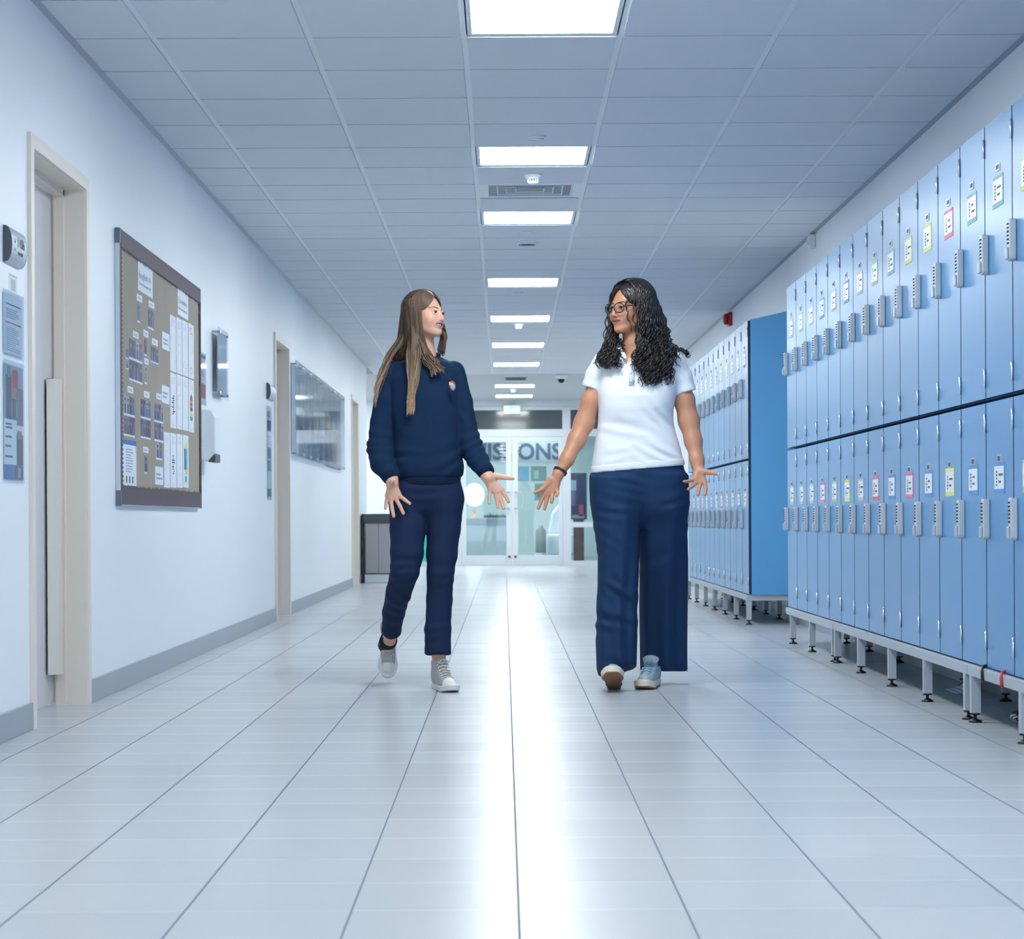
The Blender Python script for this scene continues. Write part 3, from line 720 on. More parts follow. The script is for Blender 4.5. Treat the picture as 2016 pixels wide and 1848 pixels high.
# ---- acrylic sign on stand-offs, dispenser
def standoffs(t, pts, d):
    for (yy, zz) in pts:
        MB().lathe([(0.007, 0), (0.007, d + .003), (0.010, d + .003), (0.010, d + .009)], (XL, yy, zz), 'x', 12).build('standoff', M['chrome'], t)
t = thing('acrylic_sign_holder', 'empty clear acrylic sign holder on steel stand-offs past the notice board', 'sign holder', (XL, 11.96, 1.44))
MB().box(XL + .036, XL + .040, 11.96, 12.38, 1.44, 1.84).build('acrylic_panel', M['acrylic'], t)
MB().box(XL + .031, XL + .034, 11.98, 12.36, 1.46, 1.82).build('backing_sheet', M['c_grey'], t)
standoffs(t, [(11.99, 1.465), (12.35, 1.465), (11.99, 1.815), (12.35, 1.815)], .04)
t = thing('paper_dispenser', 'white plastic paper dispenser with a grey corner below the acrylic sign holder', 'dispenser', (XL, 11.46, 1.05))
b = MB(); b.prism([(XL, 1.06), (XL + .052, 1.06), (XL + .088, 1.10), (XL + .09, 1.30), (XL + .07, 1.335), (XL, 1.345)], 'y', 11.46, 11.66)
b.build('body', M['white'], t, bevel=.01, seg=3)
MB().prism([(XL + .048, 1.052), (XL + .088, 1.052), (XL + .088, 1.098), (XL + .052, 1.06)], 'y', 11.462, 11.658).build('outlet_corner', M['darkgrey'], t, bevel=.002)

# ---- row of acrylic display panels between door 2 and door 3
edges = [16.37, 16.99, 17.62, 18.24, 18.87, 19.5, 20.12, 20.75, 21.37]
for i in range(8):
    a, b_ = edges[i], edges[i + 1] - .012
    lab = 'acrylic display panel on the far left wall, %s from the near end%s' % (NUM[i], ', red poster' if i >= 5 else '')
    t = thing('display_panel', lab, 'display panel', (XL, a, 1.22), 'acrylic display panels')
    MB().box(XL + .040, XL + .045, a, b_, 1.235, 1.985).build('acrylic_panel', M['display'] if 'display' in M else M.setdefault('display', glass_mat('display_acrylic', (226, 234, 240), .16, .05, .5)), t)
    MB().box(XL + .004, XL + .007, a + .03, b_ - .03, 1.26, 1.96).build('backing_sheet', M['paper'], t)
    if i >= 5: Sheet(XL + .008).rect(a + .03, b_ - .03, 1.24, 1.60).rect(a + .05, b_ - .3, 1.24, 1.36, 1, .001).build('red_poster', [M['p_rose'], M['p_red']], t)
    elif i: Sheet(XL + .008).rect(a + .05, b_ - .05, 1.27, 1.50).rect(a + .1, b_ - .3, 1.29, 1.42, 1, .001).build('poster', [M['p_light'], M['p_green' if i % 2 else 'p_mid']], t)
    standoffs(t, [(a + .04, 1.26), (a + .04, 1.96), (b_ - .04, 1.26), (b_ - .04, 1.96)], .04)

# ---- waste bin
X0, X1, Y0_, Y1_ = XL + .02, XL + .02 + .46, 24.2, 24.6
t = thing('waste_bin', 'stainless steel waste bin standing against the far left wall', 'bin', (X0, Y0_, 0))
b = MB(); b.box(X0 + .03, X1, Y0_, Y1_, .10, .70); b.build('body', M['steel'], t, bevel=.02, seg=3)
MB().box(X0 + .03, X1, Y0_ - .004, Y1_, .0, .10).build('plinth', M['alu'], t, bevel=.004)
MB().box(X0, X0 + .03, Y0_ + .01, Y1_, 0, .80).build('side_panel', M['black'], t)
r = MB(); r.box(X0 + .02, X1 + .005, Y0_ - .01, Y0_ + .03, .72, .80).box(X0 + .02, X1 + .005, Y1_ - .03, Y1_ + .01, .72, .80).box(X0 + .02, X0 + .06, Y0_, Y1_, .72, .80).box(X1 - .035, X1 + .005, Y0_, Y1_, .72, .80).box(X0 + .03, X1, Y0_, Y1_, .695, .725)
r.build('rim', M['darkgrey'], t, bevel=.004)
for xx in (X0 + .19, X0 + .34): MB().box(xx, xx + .006, Y0_ - .002, Y0_ + .002, .10, .69).build('seam', M['darkgrey'], t)

# ------------------------------------------------------------------ ceiling fittings
def fitting(px, py, drop, fn, name, label, cat, group=None):
    dx, dy = unroll(px, py); Y = (ZC - drop - CH) * F / (-dy); x = dx * Y / F
    t = thing(name, label, cat, (x, Y, ZC), group); fn(t, x, Y); return t
def smoke(t, x, Y):
    z = ZC - .009
    MB().lathe([(.05, 0), (.05, -.012), (.044, -.02)], (x, Y, z)).build('base', M['white'], t)
    b = MB(); b.lathe([(.036, -.02), (.034, -.028)], (x, Y, z)); b.lathe([(.030, -.042), (.024, -.052), (.001, -.053)], (x, Y, z))
    for k in range(12):
        a = math.pi * k / 6; b.box(x + .028 * math.cos(a) - .0025, x + .028 * math.cos(a) + .0025, Y + .028 * math.sin(a) - .0025, Y + .028 * math.sin(a) + .0025, z - .045, z - .026)
    b.build('sensing_head', M['white'], t)
def disc(r, dk, d=.016):
    def fn(t, x, Y):
        MB().lathe([(r, 0), (r, -d * .6), (r * .82, -d), (r * .8, -d * .8)], (x, Y, ZC - .009), n=28).build('rim', M['white'], t)
        MB().lathe([(r * .8, -d * .9), (.001, -d * 1.1)], (x, Y, ZC - .009), n=28).build('cover', M['darkgrey'] if dk else M['white'], t)
    return fn
fitting(1049, 354, .04, smoke, 'smoke_detector', 'white round smoke detector below the ceiling air vent', 'smoke detector', 'smoke detectors')
fitting(1021, 643, .04, smoke, 'smoke_detector', 'white smoke detector between the fifth and sixth ceiling lights', 'smoke detector', 'smoke detectors')
fitting(1010, 769, .04, smoke, 'smoke_detector', 'tiny white smoke detector between the two farthest ceiling lights', 'smoke detector', 'smoke detectors')
fitting(1058, 268, .01, disc(.042, False), 'ceiling_disc', 'flat white disc in front of the second ceiling light', 'ceiling fitting', 'round ceiling discs')
fitting(1036, 457, .01, disc(.042, False), 'ceiling_disc', 'flat white disc just behind the third ceiling light', 'ceiling fitting', 'round ceiling discs')
fitting(1020, 575, .01, disc(.04, False), 'ceiling_disc', 'small white disc just behind the fourth ceiling light', 'ceiling fitting', 'round ceiling discs')
fitting(1038, 478, .01, disc(.075, True), 'ceiling_speaker', 'grey round ceiling speaker behind the third ceiling light', 'speaker')
def dome(t, x, Y):
    MB().lathe([(.085, 0), (.08, -.03), (.045, -.065)], (x, Y, ZC)).build('housing', M['white'], t)
    MB().lathe([(.045, -.065), (.042, -.09), (.025, -.11), (.001, -.116)], (x, Y, ZC)).build('dome_cover', M['black'], t)
fitting(1105, 750, .09, dome, 'dome_camera', 'security camera with a dark dome on the ceiling left of the far lockers', 'security camera', 'dome cameras')
fitting(1008, 799, .08, dome, 'dome_camera', 'security camera on the ceiling in front of the green exit sign', 'security camera', 'dome cameras')
# air vent fills its own grid cell
c0, c1, r0, r1 = -0.145, 0.455, 11.61, 12.13
t = thing('air_vent', 'square white ceiling air vent with concentric louvres', 'air vent', ((c0 + c1) / 2, (r0 + r1) / 2, ZC))
cx_, cy_ = (c0 + c1) / 2, (r0 + r1) / 2; hx, hy = (c1 - c0) / 2 - .012, (r1 - r0) / 2 - .006
def ring(m, ax, ay, bx_, by_, za, zb, mi=0):
    for sx, sy in ((0, -1), (1, 0), (0, 1), (-1, 0)):
        if sx == 0: pts = [(cx_ - ax, cy_ + sy * ay, za), (cx_ + ax, cy_ + sy * ay, za), (cx_ + bx_, cy_ + sy * by_, zb), (cx_ - bx_, cy_ + sy * by_, zb)]
        else: pts = [(cx_ + sx * ax, cy_ - ay, za), (cx_ + sx * ax, cy_ + ay, za), (cx_ + sx * bx_, cy_ + by_, zb), (cx_ + sx * bx_, cy_ - by_, zb)]
        m.add(pts, [(0, 1, 2, 3)], mi)
m = MB(); ring(m, hx, hy, hx - .05, hy - .045, ZC - .006, ZC - .006); o = m.build('frame', M['ceilbar'], t); o.modifiers.new('s', 'SOLIDIFY').thickness = .003
for k in range(4):
    m = MB(); q = .05 + .052 * k; ring(m, hx - q, hy - q * .88, hx - q - .03, hy - q * .88 - .026, ZC - .004, ZC + .028)
    o = m.build('louvre', M['ceilbar'], t); o.modifiers.new('s', 'SOLIDIFY').thickness = .003
MB().box(c0 + .01, c1 - .01, r0 + .01, r1 - .01, ZC + .045, ZC + .05).build('duct', M['darkgrey'], t)
t = thing('return_vent', 'small dark grey vent in the ceiling before the two farthest lights', 'air vent', (.16, 27.8, ZC))
MB().box(.02, .30, 27.6, 28.0, ZC - .01, ZC).build('frame', M['corner'], t)
v = MB()
for k in range(8): v.box(.035, .285, 27.63 + .045 * k, 27.65 + .045 * k, ZC - .014, ZC - .009)
v.build('slats', M['darkgrey'], t)

# right wall fittings above the lockers
t = thing('fire_alarm', 'red fire alarm sounder high on the right wall above the far lockers', 'fire alarm', (XR, 18.6, 2.46))
MB().box(XR - .035, XR, 18.55, 18.67, 2.44, 2.56).build('back_box', M['red'], t, bevel=.008)
MB().lathe([(.05, -.035), (.05, -.06), (.042, -.07), (.02, -.075), (.001, -.075)], (XR, 18.61, 2.50), 'x', 20).build('sounder', M['red'], t)
t = thing('motion_sensor', 'small white motion sensor high on the right wall above the near lockers', 'sensor', (XR, 13.6, 2.48))
MB().prism([(XR, 2.575), (XR - .04, 2.57), (XR - .05, 2.54), (XR - .04, 2.485), (XR, 2.48)], 'y', 13.58, 13.65).build('casing', M['white'], t, bevel=.006)
MB().box(XR - .052, XR - .04, 13.59, 13.64, 2.50, 2.53).build('lens', M['pale'], t, bevel=.004)

# ------------------------------------------------------------------ glazed screen, doors and lobby
K = YE / F
def sx(px): return (px - VX) * K
def sz(py): return CH + (VY - py) * K
T = 0.06
struct('wall_far', MB().box(-3.2, sx(903), YE, YE + .15, 0, ZC).box(sx(903), XR, YE, YE + .15, 2.50, ZC), M['wall_b'])
scr = thing('window_1', None, None, (0, YE, 0), kind='structure')
f = MB()
f.box(sx(903), XR, YE - .02, YE + T, 2.45, 2.50).box(sx(903), XR, YE - .02, YE + T, 2.035, sz(845))
for a, b_ in ((903, 909), (1108, 1124)): f.box(sx(a), sx(b_), YE - .024, YE + T + .004, 0, 2.504)
f.box(sx(1124), XR, YE - .02, YE + T, .60, .68).box(sx(1124), XR, YE - .02, YE + T, 0, .07).box(XR - .06, XR, YE - .02, YE + T, 0, 2.5)
f.build('window_frame', M['pale'], scr)
MB().box(sx(909), sx(1108), YE + .01, YE + .02, sz(845), 2.45).box(sx(1124), XR - .06, YE + .01, YE + .02, sz(845), 2.45).build('transom_pane', M['darkglass'], scr)
MB().box(sx(1124), XR - .06, YE + .01, YE + .02, .68, 2.04).build('pane', M['glass'], scr)
MB().box(sx(1124), XR - .06, YE + .01, YE + .02, .07, .60).build('pane', M['glass'], scr)
for i, (a, b_, ga, gb) in enumerate(((909, 1008, 918, 997), (1008.5, 1108, 1020, 1100))):
    d = thing('door_%d' % (4 + i), None, None, (sx(a), YE, 0), kind='structure')
    f = MB(); x0, x1, g0, g1 = sx(a) + .004, sx(b_) - .004, sx(ga), sx(gb)
    f.box(x0, g0, YE - .03, YE + .02, .01, 2.03).box(g1, x1, YE - .03, YE + .02, .01, 2.03).box(g0, g1, YE - .03, YE + .02, sz(870), 2.03).box(g0, g1, YE - .03, YE + .02, .01, sz(1093))
    f.build('door_frame', M['pale'], d, bevel=.004)
    MB().box(g0, g1, YE - .01, YE - .002, sz(1093), sz(870)).build('pane', M['glass'], d)
    hx_ = (g1 + x1) / 2 if i == 0 else (g0 + x0) / 2; sgn = -1 if i == 0 else 1
    hp = [(hx_, YE - .03, 1.16), (hx_, YE - .09, 1.16), (hx_ + sgn * .10, YE - .10, 1.15), (hx_ + sgn * .13, YE - .10, 1.10), (hx_ + sgn * .13, YE - .10, .96), (hx_ + sgn * .10, YE - .10, .91), (hx_, YE - .09, .90), (hx_, YE - .03, .90)]
    MB().tube(hp, .011, 8).build('door_handle', M['alu'], d)
    MB().lathe([(.02, 0), (.02, -.012), (.001, -.013)], (hx_, YE - .03, .14), 'y', 12).build('door_bolt', M['darkgrey'], d)
# exit sign and the lobby beyond
t = thing('exit_sign', 'green lit exit sign above the glazed double door', 'exit sign', (.12, YE - .05, 2.40))
MB().box(-.01, .26, YE - .07, YE - .02, 2.385, 2.525).build('casing', M['pale'], t)
MB().box(0, .25, YE - .074, YE - .07, 2.395, 2.515).build('green_panel', M['exitgreen'], t)
m = MB(); yq = YE - .0755
m.box(.02, .07, yq, yq + .001, 2.405, 2.505)                                   # doorway
m.add([(.10, yq, 2.45), (.10, yq, 2.46), (.15, yq, 2.46), (.15, yq, 2.475), (.18, yq, 2.455), (.15, yq, 2.435), (.15, yq, 2.45)], [(0, 1, 2, 6), (3, 4, 5)])
m.ball((.215, yq, 2.49), .012, 6); m.tube([(.215, yq, 2.48), (.205, yq, 2.45), (.225, yq, 2.43), (.215, yq, 2.405)], .006, 6); m.tube([(.205, yq, 2.45), (.19, yq, 2.42)], .006, 6); m.tube([(.19, yq, 2.46), (.235, yq, 2.465)], .005, 6)
m.build('pictogram', M['exitwhite'], t)
struct('wall_lobby', MB().box(-3.3, 3.3, YZ, YZ + .1, 0, ZC).box(-3.3, -3.2, YE + .15, YZ, 0, ZC).box(3.2, 3.3, YE - .2, YZ, 0, ZC).box(XR + .2, 3.2, YE - .1, YE, 0, ZC), M['lobby'] if 'lobby' in M else M.setdefault('lobby', mat('lobby_paint', (214, 232, 232), .6)))
for i, (xx, yy) in enumerate(((-1.2, 35.0), (.6, 35.0), (-1.2, 38.5), (.6, 38.5))):
    t = thing('lobby_light', 'square lobby ceiling light beyond the glass doors, %s' % ('front left', 'front right', 'back left', 'back right')[i], 'ceiling light', (xx, yy, ZC), 'lobby ceiling lights')
    MB().box(xx - .33, xx + .33, yy - .33, yy + .33, ZC - .012, ZC).build('frame', M['ceilbar'], t)
    MB().box(xx - .3, xx + .3, yy - .3, yy + .3, ZC - .014, ZC - .012).build('diffuser', M['lobbylamp'], t)
# name board over the desk, seen through the door panes
yb = 35.2; kb = yb / F
def bx(px): return (px - VX) * kb
def bz(py): return CH + (VY - py) * kb
t = thing('lobby_sign', 'grey band with dark letters ADMISSIONS seen through the glass doors', 'sign', (0, yb, bz(908)))
MB().box(-1.75, 1.05, yb, yb + .06, bz(908), bz(868)).build('band', M['signband'] if 'signband' in M else M.setdefault('signband', mat('sign_band', (164, 174, 188), .5)), t)
L = MB(); xr = bx(1106); wd = 2.06
text_into(L, 'ADMISSIONS', (xr - wd, yb - .0005, bz(904)), (1, 0, 0), (0, 0, 1), bz(873) - bz(904), 0, width=wd, bold=.03)
L.build('lettering', M['letters'] if 'letters' in M else M.setdefault('letters', mat('letters', (84, 96, 116), .5)), t)
t = thing('reception_desk', 'white reception desk seen through the left glass door', 'desk', (-.9, 36, 0))
MB().box(-1.25, bx(999), 36, 36.5, 0, bz(1022)).build('front_panel', M['deskw'] if 'deskw' in M else M.setdefault('deskw', mat('desk_white', (216, 226, 230), .3)), t)
MB().box(-1.3, bx(999) + .02, 35.95, 36.6, bz(1022), bz(1022) + .03).build('worktop', M['pale'], t)
t = thing('globe_lamp', 'glowing white globe lamp on the desk behind the left glass door', 'lamp', (-.52, 36.3, bz(1022) + .03))
MB().lathe([(.07, 0), (.07, .015), (.02, .03), (.02, .12), (.05, .14)], (-.52, 36.3, bz(1022) + .03)).build('base', M['p_orange'], t)
MB().ball((-.52, 36.3, bz(972)), .17, 14, 0, (1, 1, 1.15)).build('globe', M['globe'] if 'globe' in M else M.setdefault('globe', emissive('globe', (1, .99, .95), 3.0)), t)
t = thing('plant_trough', 'low green plants on the reception desk', 'plants', (-.2, 36.4, bz(1022) + .03))
MB().box(-.36, .03, 36.3, 36.45, bz(1022) + .03, bz(1022) + .07).build('trough', M['darkgrey'], t)
m = MB(); rr = random.Random(3)
for k in range(60):
    x_, y_ = -.35 + .37 * rr.random(), 36.32 + .1 * rr.random(); h_ = .04 + .06 * rr.random(); dx_ = .04 * (rr.random() - .5)
    m.add([(x_ - .006, y_, bz(1018)), (x_ + .006, y_, bz(1018)), (x_ + dx_, y_ + .01, bz(1018) + h_)], [(0, 1, 2)])
m.build('foliage', M['p_green'], t)['kind'] = 'stuff'
yk = YZ - .02; kk = yk / F
for (a, b_, c_, d_, lab, ms) in ((1016, 1042, 918, 947, 'pale blue picture on the lobby back wall, left of the green one', ('p_cyan', 'p_light')), (1046, 1076, 918, 947, 'green picture on the lobby back wall above a smaller one', ('p_green', 'c_green')), (1053, 1076, 952, 985, 'small dark and green picture on the lobby back wall, lowest', ('p_green', 'p_navy'))):
    x0, x1, z0, z1 = (a - VX) * kk, (b_ - VX) * kk, CH + (VY - d_) * kk, CH + (VY - c_) * kk
    m = MB(); m.box(x0, x1, yk, yk + .02, z0, z1, 0); m.box(x0 + .05, (x0 + x1) / 2, yk - .004, yk, z0 + .05, z1 - .08, 1)
    small('wall_picture', m, [M[q] for q in ms], lab, 'picture', 0, 'pictures on the lobby wall')
t = thing('lobby_bin', 'grey green cylindrical bin seen through the right glass door', 'bin', (.66, 38, 0))
MB().lathe([(.09, .12), (.095, .13), (.095, .52), (.06, .56), (.03, .62), (.001, .63)], (.66, 38, 0)).build('body', M['lbin'] if 'lbin' in M else M.setdefault('lbin', mat('bin_green', (128, 142, 136), .4)), t)
MB().lathe([(.10, 0), (.10, .12)], (.66, 38, 0)).build('foot', M['pale'], t)
t = thing('lobby_armchair', 'pale armchair seen through the right glass door', 'chair', (.95, 38.4, 0))
MB().box(.78, 1.45, 38.2, 38.8, .08, .46).build('seat', M['white'], t, bevel=.05, seg=3)
MB().prism([(.80, .46), (1.45, .46), (1.45, 1.02), (1.0, 1.0), (.88, .85)], 'y', 38.65, 38.85).build('backrest', M['white'], t, bevel=.04, seg=3)
t = thing('lobby_poster_stand', 'dark poster with a pale figure on a stand behind the right side window', 'poster stand', (1.28, 36, 0))
m = MB(); m.box(1.10, 1.42, 36, 36.03, .72, 1.52, 0); m.box(1.12, 1.24, 35.996, 36, 1.22, 1.40, 1); m.box(1.14, 1.22, 35.996, 36, .95, 1.22, 2); m.box(1.28, 1.36, 35.996, 36, .78, .98, 3); m.box(1.16, 1.38, 35.996, 36, .74, .80, 1)
m.build('poster', [M['p_dark'], M['p_light'], M['p_mid'], M['p_rose']], t)
MB().box(1.19, 1.37, 36, 36.2, 0, .72).build('plinth', M['plinthc'] if 'plinthc' in M else M.setdefault('plinthc', mat('plinth_brown', (120, 92, 90), .5)), t)
t = thing('teal_banner', 'narrow teal banner by the far wall, glimpsed between the legs', 'banner', (-1.22, 32.4, 0))
MB().box(-1.29, -1.15, 32.4, 32.41, .08, 1.05).build('banner_cloth', M['teal'] if 'teal' in M else M.setdefault('teal', mat('teal_cloth', (40, 175, 160), .6)), t)
MB().box(-1.31, -1.13, 32.35, 32.46, 0, .08).build('base', M['alu'], t)
# ------------------------------------------------------------------ implicit surfaces, for bodies and clothes
def mesh_sdf(f, lo, hi, h, B=10):
    """surface of f<0 inside the box lo..hi, sampled at h; only blocks near the surface are evaluated"""
    lo = np.array(lo, float); hi = np.array(hi, float)
    nb = np.ceil((hi - lo) / (h * B)).astype(int); n = nb * B + 1
    V = np.full(n, 1.0, np.float32)
    gi, gj, gk = np.meshgrid(*[np.arange(q) for q in nb], indexing='ij')
    cen = np.stack([gi.ravel(), gj.ravel(), gk.ravel()], 1)
    pc = lo + (cen + 0.5) * B * h
    d = f(pc)
    near = np.abs(d) < B * h * 0.87 * 1.5 + 0.012
    for (i, j, k), dd in zip(cen[~near], d[~near]):
        if dd < 0: V[i * B:(i + 1) * B + 1, j * B:(j + 1) * B + 1, k * B:(k + 1) * B + 1] = -1.0
    loc = np.stack(np.meshgrid(*[np.arange(B + 1)] * 3, indexing='ij'), -1).reshape(-1, 3)
    blocks = cen[near]
    for s in range(0, len(blocks), 200):
        bl = blocks[s:s + 200]
        idx = (bl[:, None, :] * B + loc[None]).reshape(-1, 3)
        V[idx[:, 0], idx[:, 1], idx[:, 2]] = f(lo + idx * h)
    S = V < 0
    c = [S[a:n[0] - 1 + a, b:n[1] - 1 + b, e:n[2] - 1 + e] for a in (0, 1) for b in (0, 1) for e in (0, 1)]
    tot = sum(x.astype(np.int8) for x in c)
    act = (tot > 0) & (tot < 8)
    I = np.argwhere(act)
    vid = np.full(act.shape, -1, np.int32); vid[act] = np.arange(len(I))
    acc = np.zeros((len(I), 3)); cnt = np.zeros(len(I))
    corners = [(a, b, e) for a in (0, 1) for b in (0, 1) for e in (0, 1)]
    for a in range(8):
        for ax in range(3):
            ca = np.array(corners[a])
            if ca[ax] == 1: continue
            cb = ca.copy(); cb[ax] = 1
            ia, ib = I + ca, I + cb
            va = V[ia[:, 0], ia[:, 1], ia[:, 2]]; vb = V[ib[:, 0], ib[:, 1], ib[:, 2]]
            m = (va < 0) != (vb < 0)
            t = np.zeros(len(I)); t[m] = va[m] / (va[m] - vb[m])
            p = ia + t[:, None] * (ib - ia)
            acc[m] += p[m]; cnt[m] += 1
    verts = lo + acc / cnt[:, None] * h
    quads = []
    for ax in range(3):
        u, v = (ax + 1) % 3, (ax + 2) % 3
        sl0 = [slice(1, n[q] - 1) for q in range(3)]; sl0[ax] = slice(0, n[ax] - 1)
        sl1 = list(sl0); sl1[ax] = slice(1, n[ax])
        A, Bq = S[tuple(sl0)], S[tuple(sl1)]
        ch = np.argwhere(A != Bq)
        base = ch.copy(); off = np.array([1, 1, 1]); off[ax] = 0; base += off
        inside = A[ch[:, 0], ch[:, 1], ch[:, 2]]
        def cell(du, dv):
            q = base.copy(); q[:, u] -= du; q[:, v] -= dv
            return vid[q[:, 0], q[:, 1], q[:, 2]]
        q = np.stack([cell(1, 1), cell(0, 1), cell(0, 0), cell(1, 0)], 1)
        q[~inside] = q[~inside][:, ::-1]
        quads.append(q)
    return verts, np.concatenate(quads)

def rc(p, a, b, ra, rb):
    a = np.asarray(a, float); b = np.asarray(b, float); ba = b - a
    t = np.clip(((p - a) @ ba) / (ba @ ba + 1e-12), 0, 1)
    return np.linalg.norm(p - a - t[:, None] * ba, axis=1) - (ra + t * (rb - ra))
def ell(p, c, r):
    q = (p - np.asarray(c)) / np.asarray(r); k0 = np.linalg.norm(q, axis=1) + 1e-9
    k1 = np.linalg.norm(q / np.asarray(r), axis=1) + 1e-9
    return k0 * (k0 - 1) / k1
def smin(a, b, k):
    h = np.clip(0.5 + 0.5 * (b - a) / k, 0, 1); return b + (a - b) * h - k * h * (1 - h)
def smax(a, b, k): return -smin(-a, -b, k)
def chain(p, pts, k=0.01):
    """pts: (point, radius) joints of a limb or a sleeve"""
    d = None
    for (a, ra), (b, rb) in zip(pts[:-1], pts[1:]):
        e = rc(p, a, b, ra, rb); d = e if d is None else smin(d, e, k)
    return d
def stack(p, rows, power=2.3):
    """rows (z, cx, cy, a, b): superelliptic cross-sections one above the other"""
    rows = sorted(rows); R = np.array(rows); z = p[:, 2]
    zc = np.clip(z, R[0, 0], R[-1, 0])
    cx, cy, a, b = [np.interp(zc, R[:, 0], R[:, i]) for i in (1, 2, 3, 4)]
    q = (np.abs((p[:, 0] - cx) / a) ** power + np.abs((p[:, 1] - cy) / b) ** power) ** (1 / power)
    d = (q - 1) * np.minimum(a, b)
    return np.maximum(d, np.maximum(R[0, 0] - z, z - R[-1, 0]))
def plane(p, o, nrm):
    nrm = np.array(nrm, float); nrm /= np.linalg.norm(nrm); return (p - np.asarray(o)) @ nrm

def sdf_object(name, parts, mats, parent, classify=None, smooth=2):
    """parts: list of (f, lo, hi, h); joined into ONE mesh"""
    vs, qs, off = [], [], 0
    for f, lo, hi, h in parts:
        v, q = mesh_sdf(f, lo, hi, h)
        if smooth and len(v):
            e = np.concatenate([q[:, [0, 1]], q[:, [1, 2]], q[:, [2, 3]], q[:, [3, 0]]])
            for _ in range(smooth):
                acc = np.zeros_like(v); cnt = np.zeros(len(v))
                np.add.at(acc, e[:, 0], v[e[:, 1]]); np.add.at(acc, e[:, 1], v[e[:, 0]])
                np.add.at(cnt, e[:, 0], 1); np.add.at(cnt, e[:, 1], 1)
                v = 0.5 * v + 0.5 * acc / np.maximum(cnt, 1)[:, None]
        vs.append(v); qs.append(q + off); off += len(v)
    v = np.concatenate(vs); q = np.concatenate(qs)
    me = bpy.data.meshes.new(name)
    o_ = np.array(root_loc(parent))
    me.vertices.add(len(v)); me.vertices.foreach_set('co', (v - o_).ravel().astype(np.float32))
    me.loops.add(len(q) * 4); me.loops.foreach_set('vertex_index', q.ravel().astype(np.int32))
    me.polygons.add(len(q)); me.polygons.foreach_set('loop_start', np.arange(0, len(q) * 4, 4, dtype=np.int32))
    me.polygons.foreach_set('loop_total', np.full(len(q), 4, np.int32))
    me.polygons.foreach_set('use_smooth', np.ones(len(q), bool))
    for m in mats: me.materials.append(m)
    if classify is not None:
        me.polygons.foreach_set('material_index', classify(v[q].mean(axis=1)).astype(np.int32))
    me.update(calc_edges=True); me.validate()
    return link_mesh(name, me, parent)

def strands(name, curves, r0, r1, mats, parent, mi=None, sides=5, flat=1.0):
    """hair: every strand a tapering tube; curves (n, m, 3)"""
    C = np.asarray(curves); n, m, _ = C.shape
    T = np.gradient(C, axis=1); T /= np.linalg.norm(T, axis=2, keepdims=True) + 1e-9
    ref = np.array((0.3, -1, 0.1)); ref /= np.linalg.norm(ref)
    A = np.cross(T, ref); A /= np.linalg.norm(A, axis=2, keepdims=True) + 1e-9; Bv = np.cross(T, A)
    t = np.linspace(0, 1, m); rad = r0 * (1 - t) ** 0.6 * 0.999 + r1; rad = np.minimum(rad, (t * 8 + 0.35) * r0)
    ang = np.arange(sides) * 2 * math.pi / sides
    V = C[:, :, None, :] + rad[None, :, None, None] * (np.cos(ang)[None, None, :, None] * A[:, :, None, :] + flat * np.sin(ang)[None, None, :, None] * Bv[:, :, None, :])
    V = V.reshape(-1, 3)
    i, j, k = np.meshgrid(np.arange(n), np.arange(m - 1), np.arange(sides), indexing='ij'); k2 = (k + 1) % sides
    b = (i * m + j) * sides
    q = np.stack([b + k, b + k2, b + sides + k2, b + sides + k], -1).reshape(-1, 4)
    me = bpy.data.meshes.new(name); o_ = np.array(root_loc(parent))
    me.vertices.add(len(V)); me.vertices.foreach_set('co', (V - o_).ravel().astype(np.float32))
    me.loops.add(len(q) * 4); me.loops.foreach_set('vertex_index', q.ravel().astype(np.int32))
    me.polygons.add(len(q)); me.polygons.foreach_set('loop_start', np.arange(0, len(q) * 4, 4, dtype=np.int32))
    me.polygons.foreach_set('loop_total', np.full(len(q), 4, np.int32)); me.polygons.foreach_set('use_smooth', np.ones(len(q), bool))
    for mm in mats: me.materials.append(mm)
    if mi is not None: me.polygons.foreach_set('material_index', np.repeat(np.asarray(mi), (m - 1) * sides).astype(np.int32))
    me.update(calc_edges=True)
    return link_mesh(name, me, parent)

def catmull(P_, m):
    """P_: (n, c, 3) control points -> (n, m, 3)"""
    P_ = np.asarray(P_, float); c = P_.shape[1]
    E = np.concatenate([2 * P_[:, :1] - P_[:, 1:2], P_, 2 * P_[:, -1:] - P_[:, -2:-1]], 1)
    out = []
    for s in np.linspace(0, c - 1 - 1e-6, m):
        i = int(s); t = s - i; a, b, c_, d = E[:, i], E[:, i + 1], E[:, i + 2], E[:, i + 3]
        out.append(0.5 * (2 * b + (c_ - a) * t + (2 * a - 5 * b + 4 * c_ - d) * t * t + (3 * b - a - 3 * c_ + d) * t ** 3))
    return np.stack(out, 1)

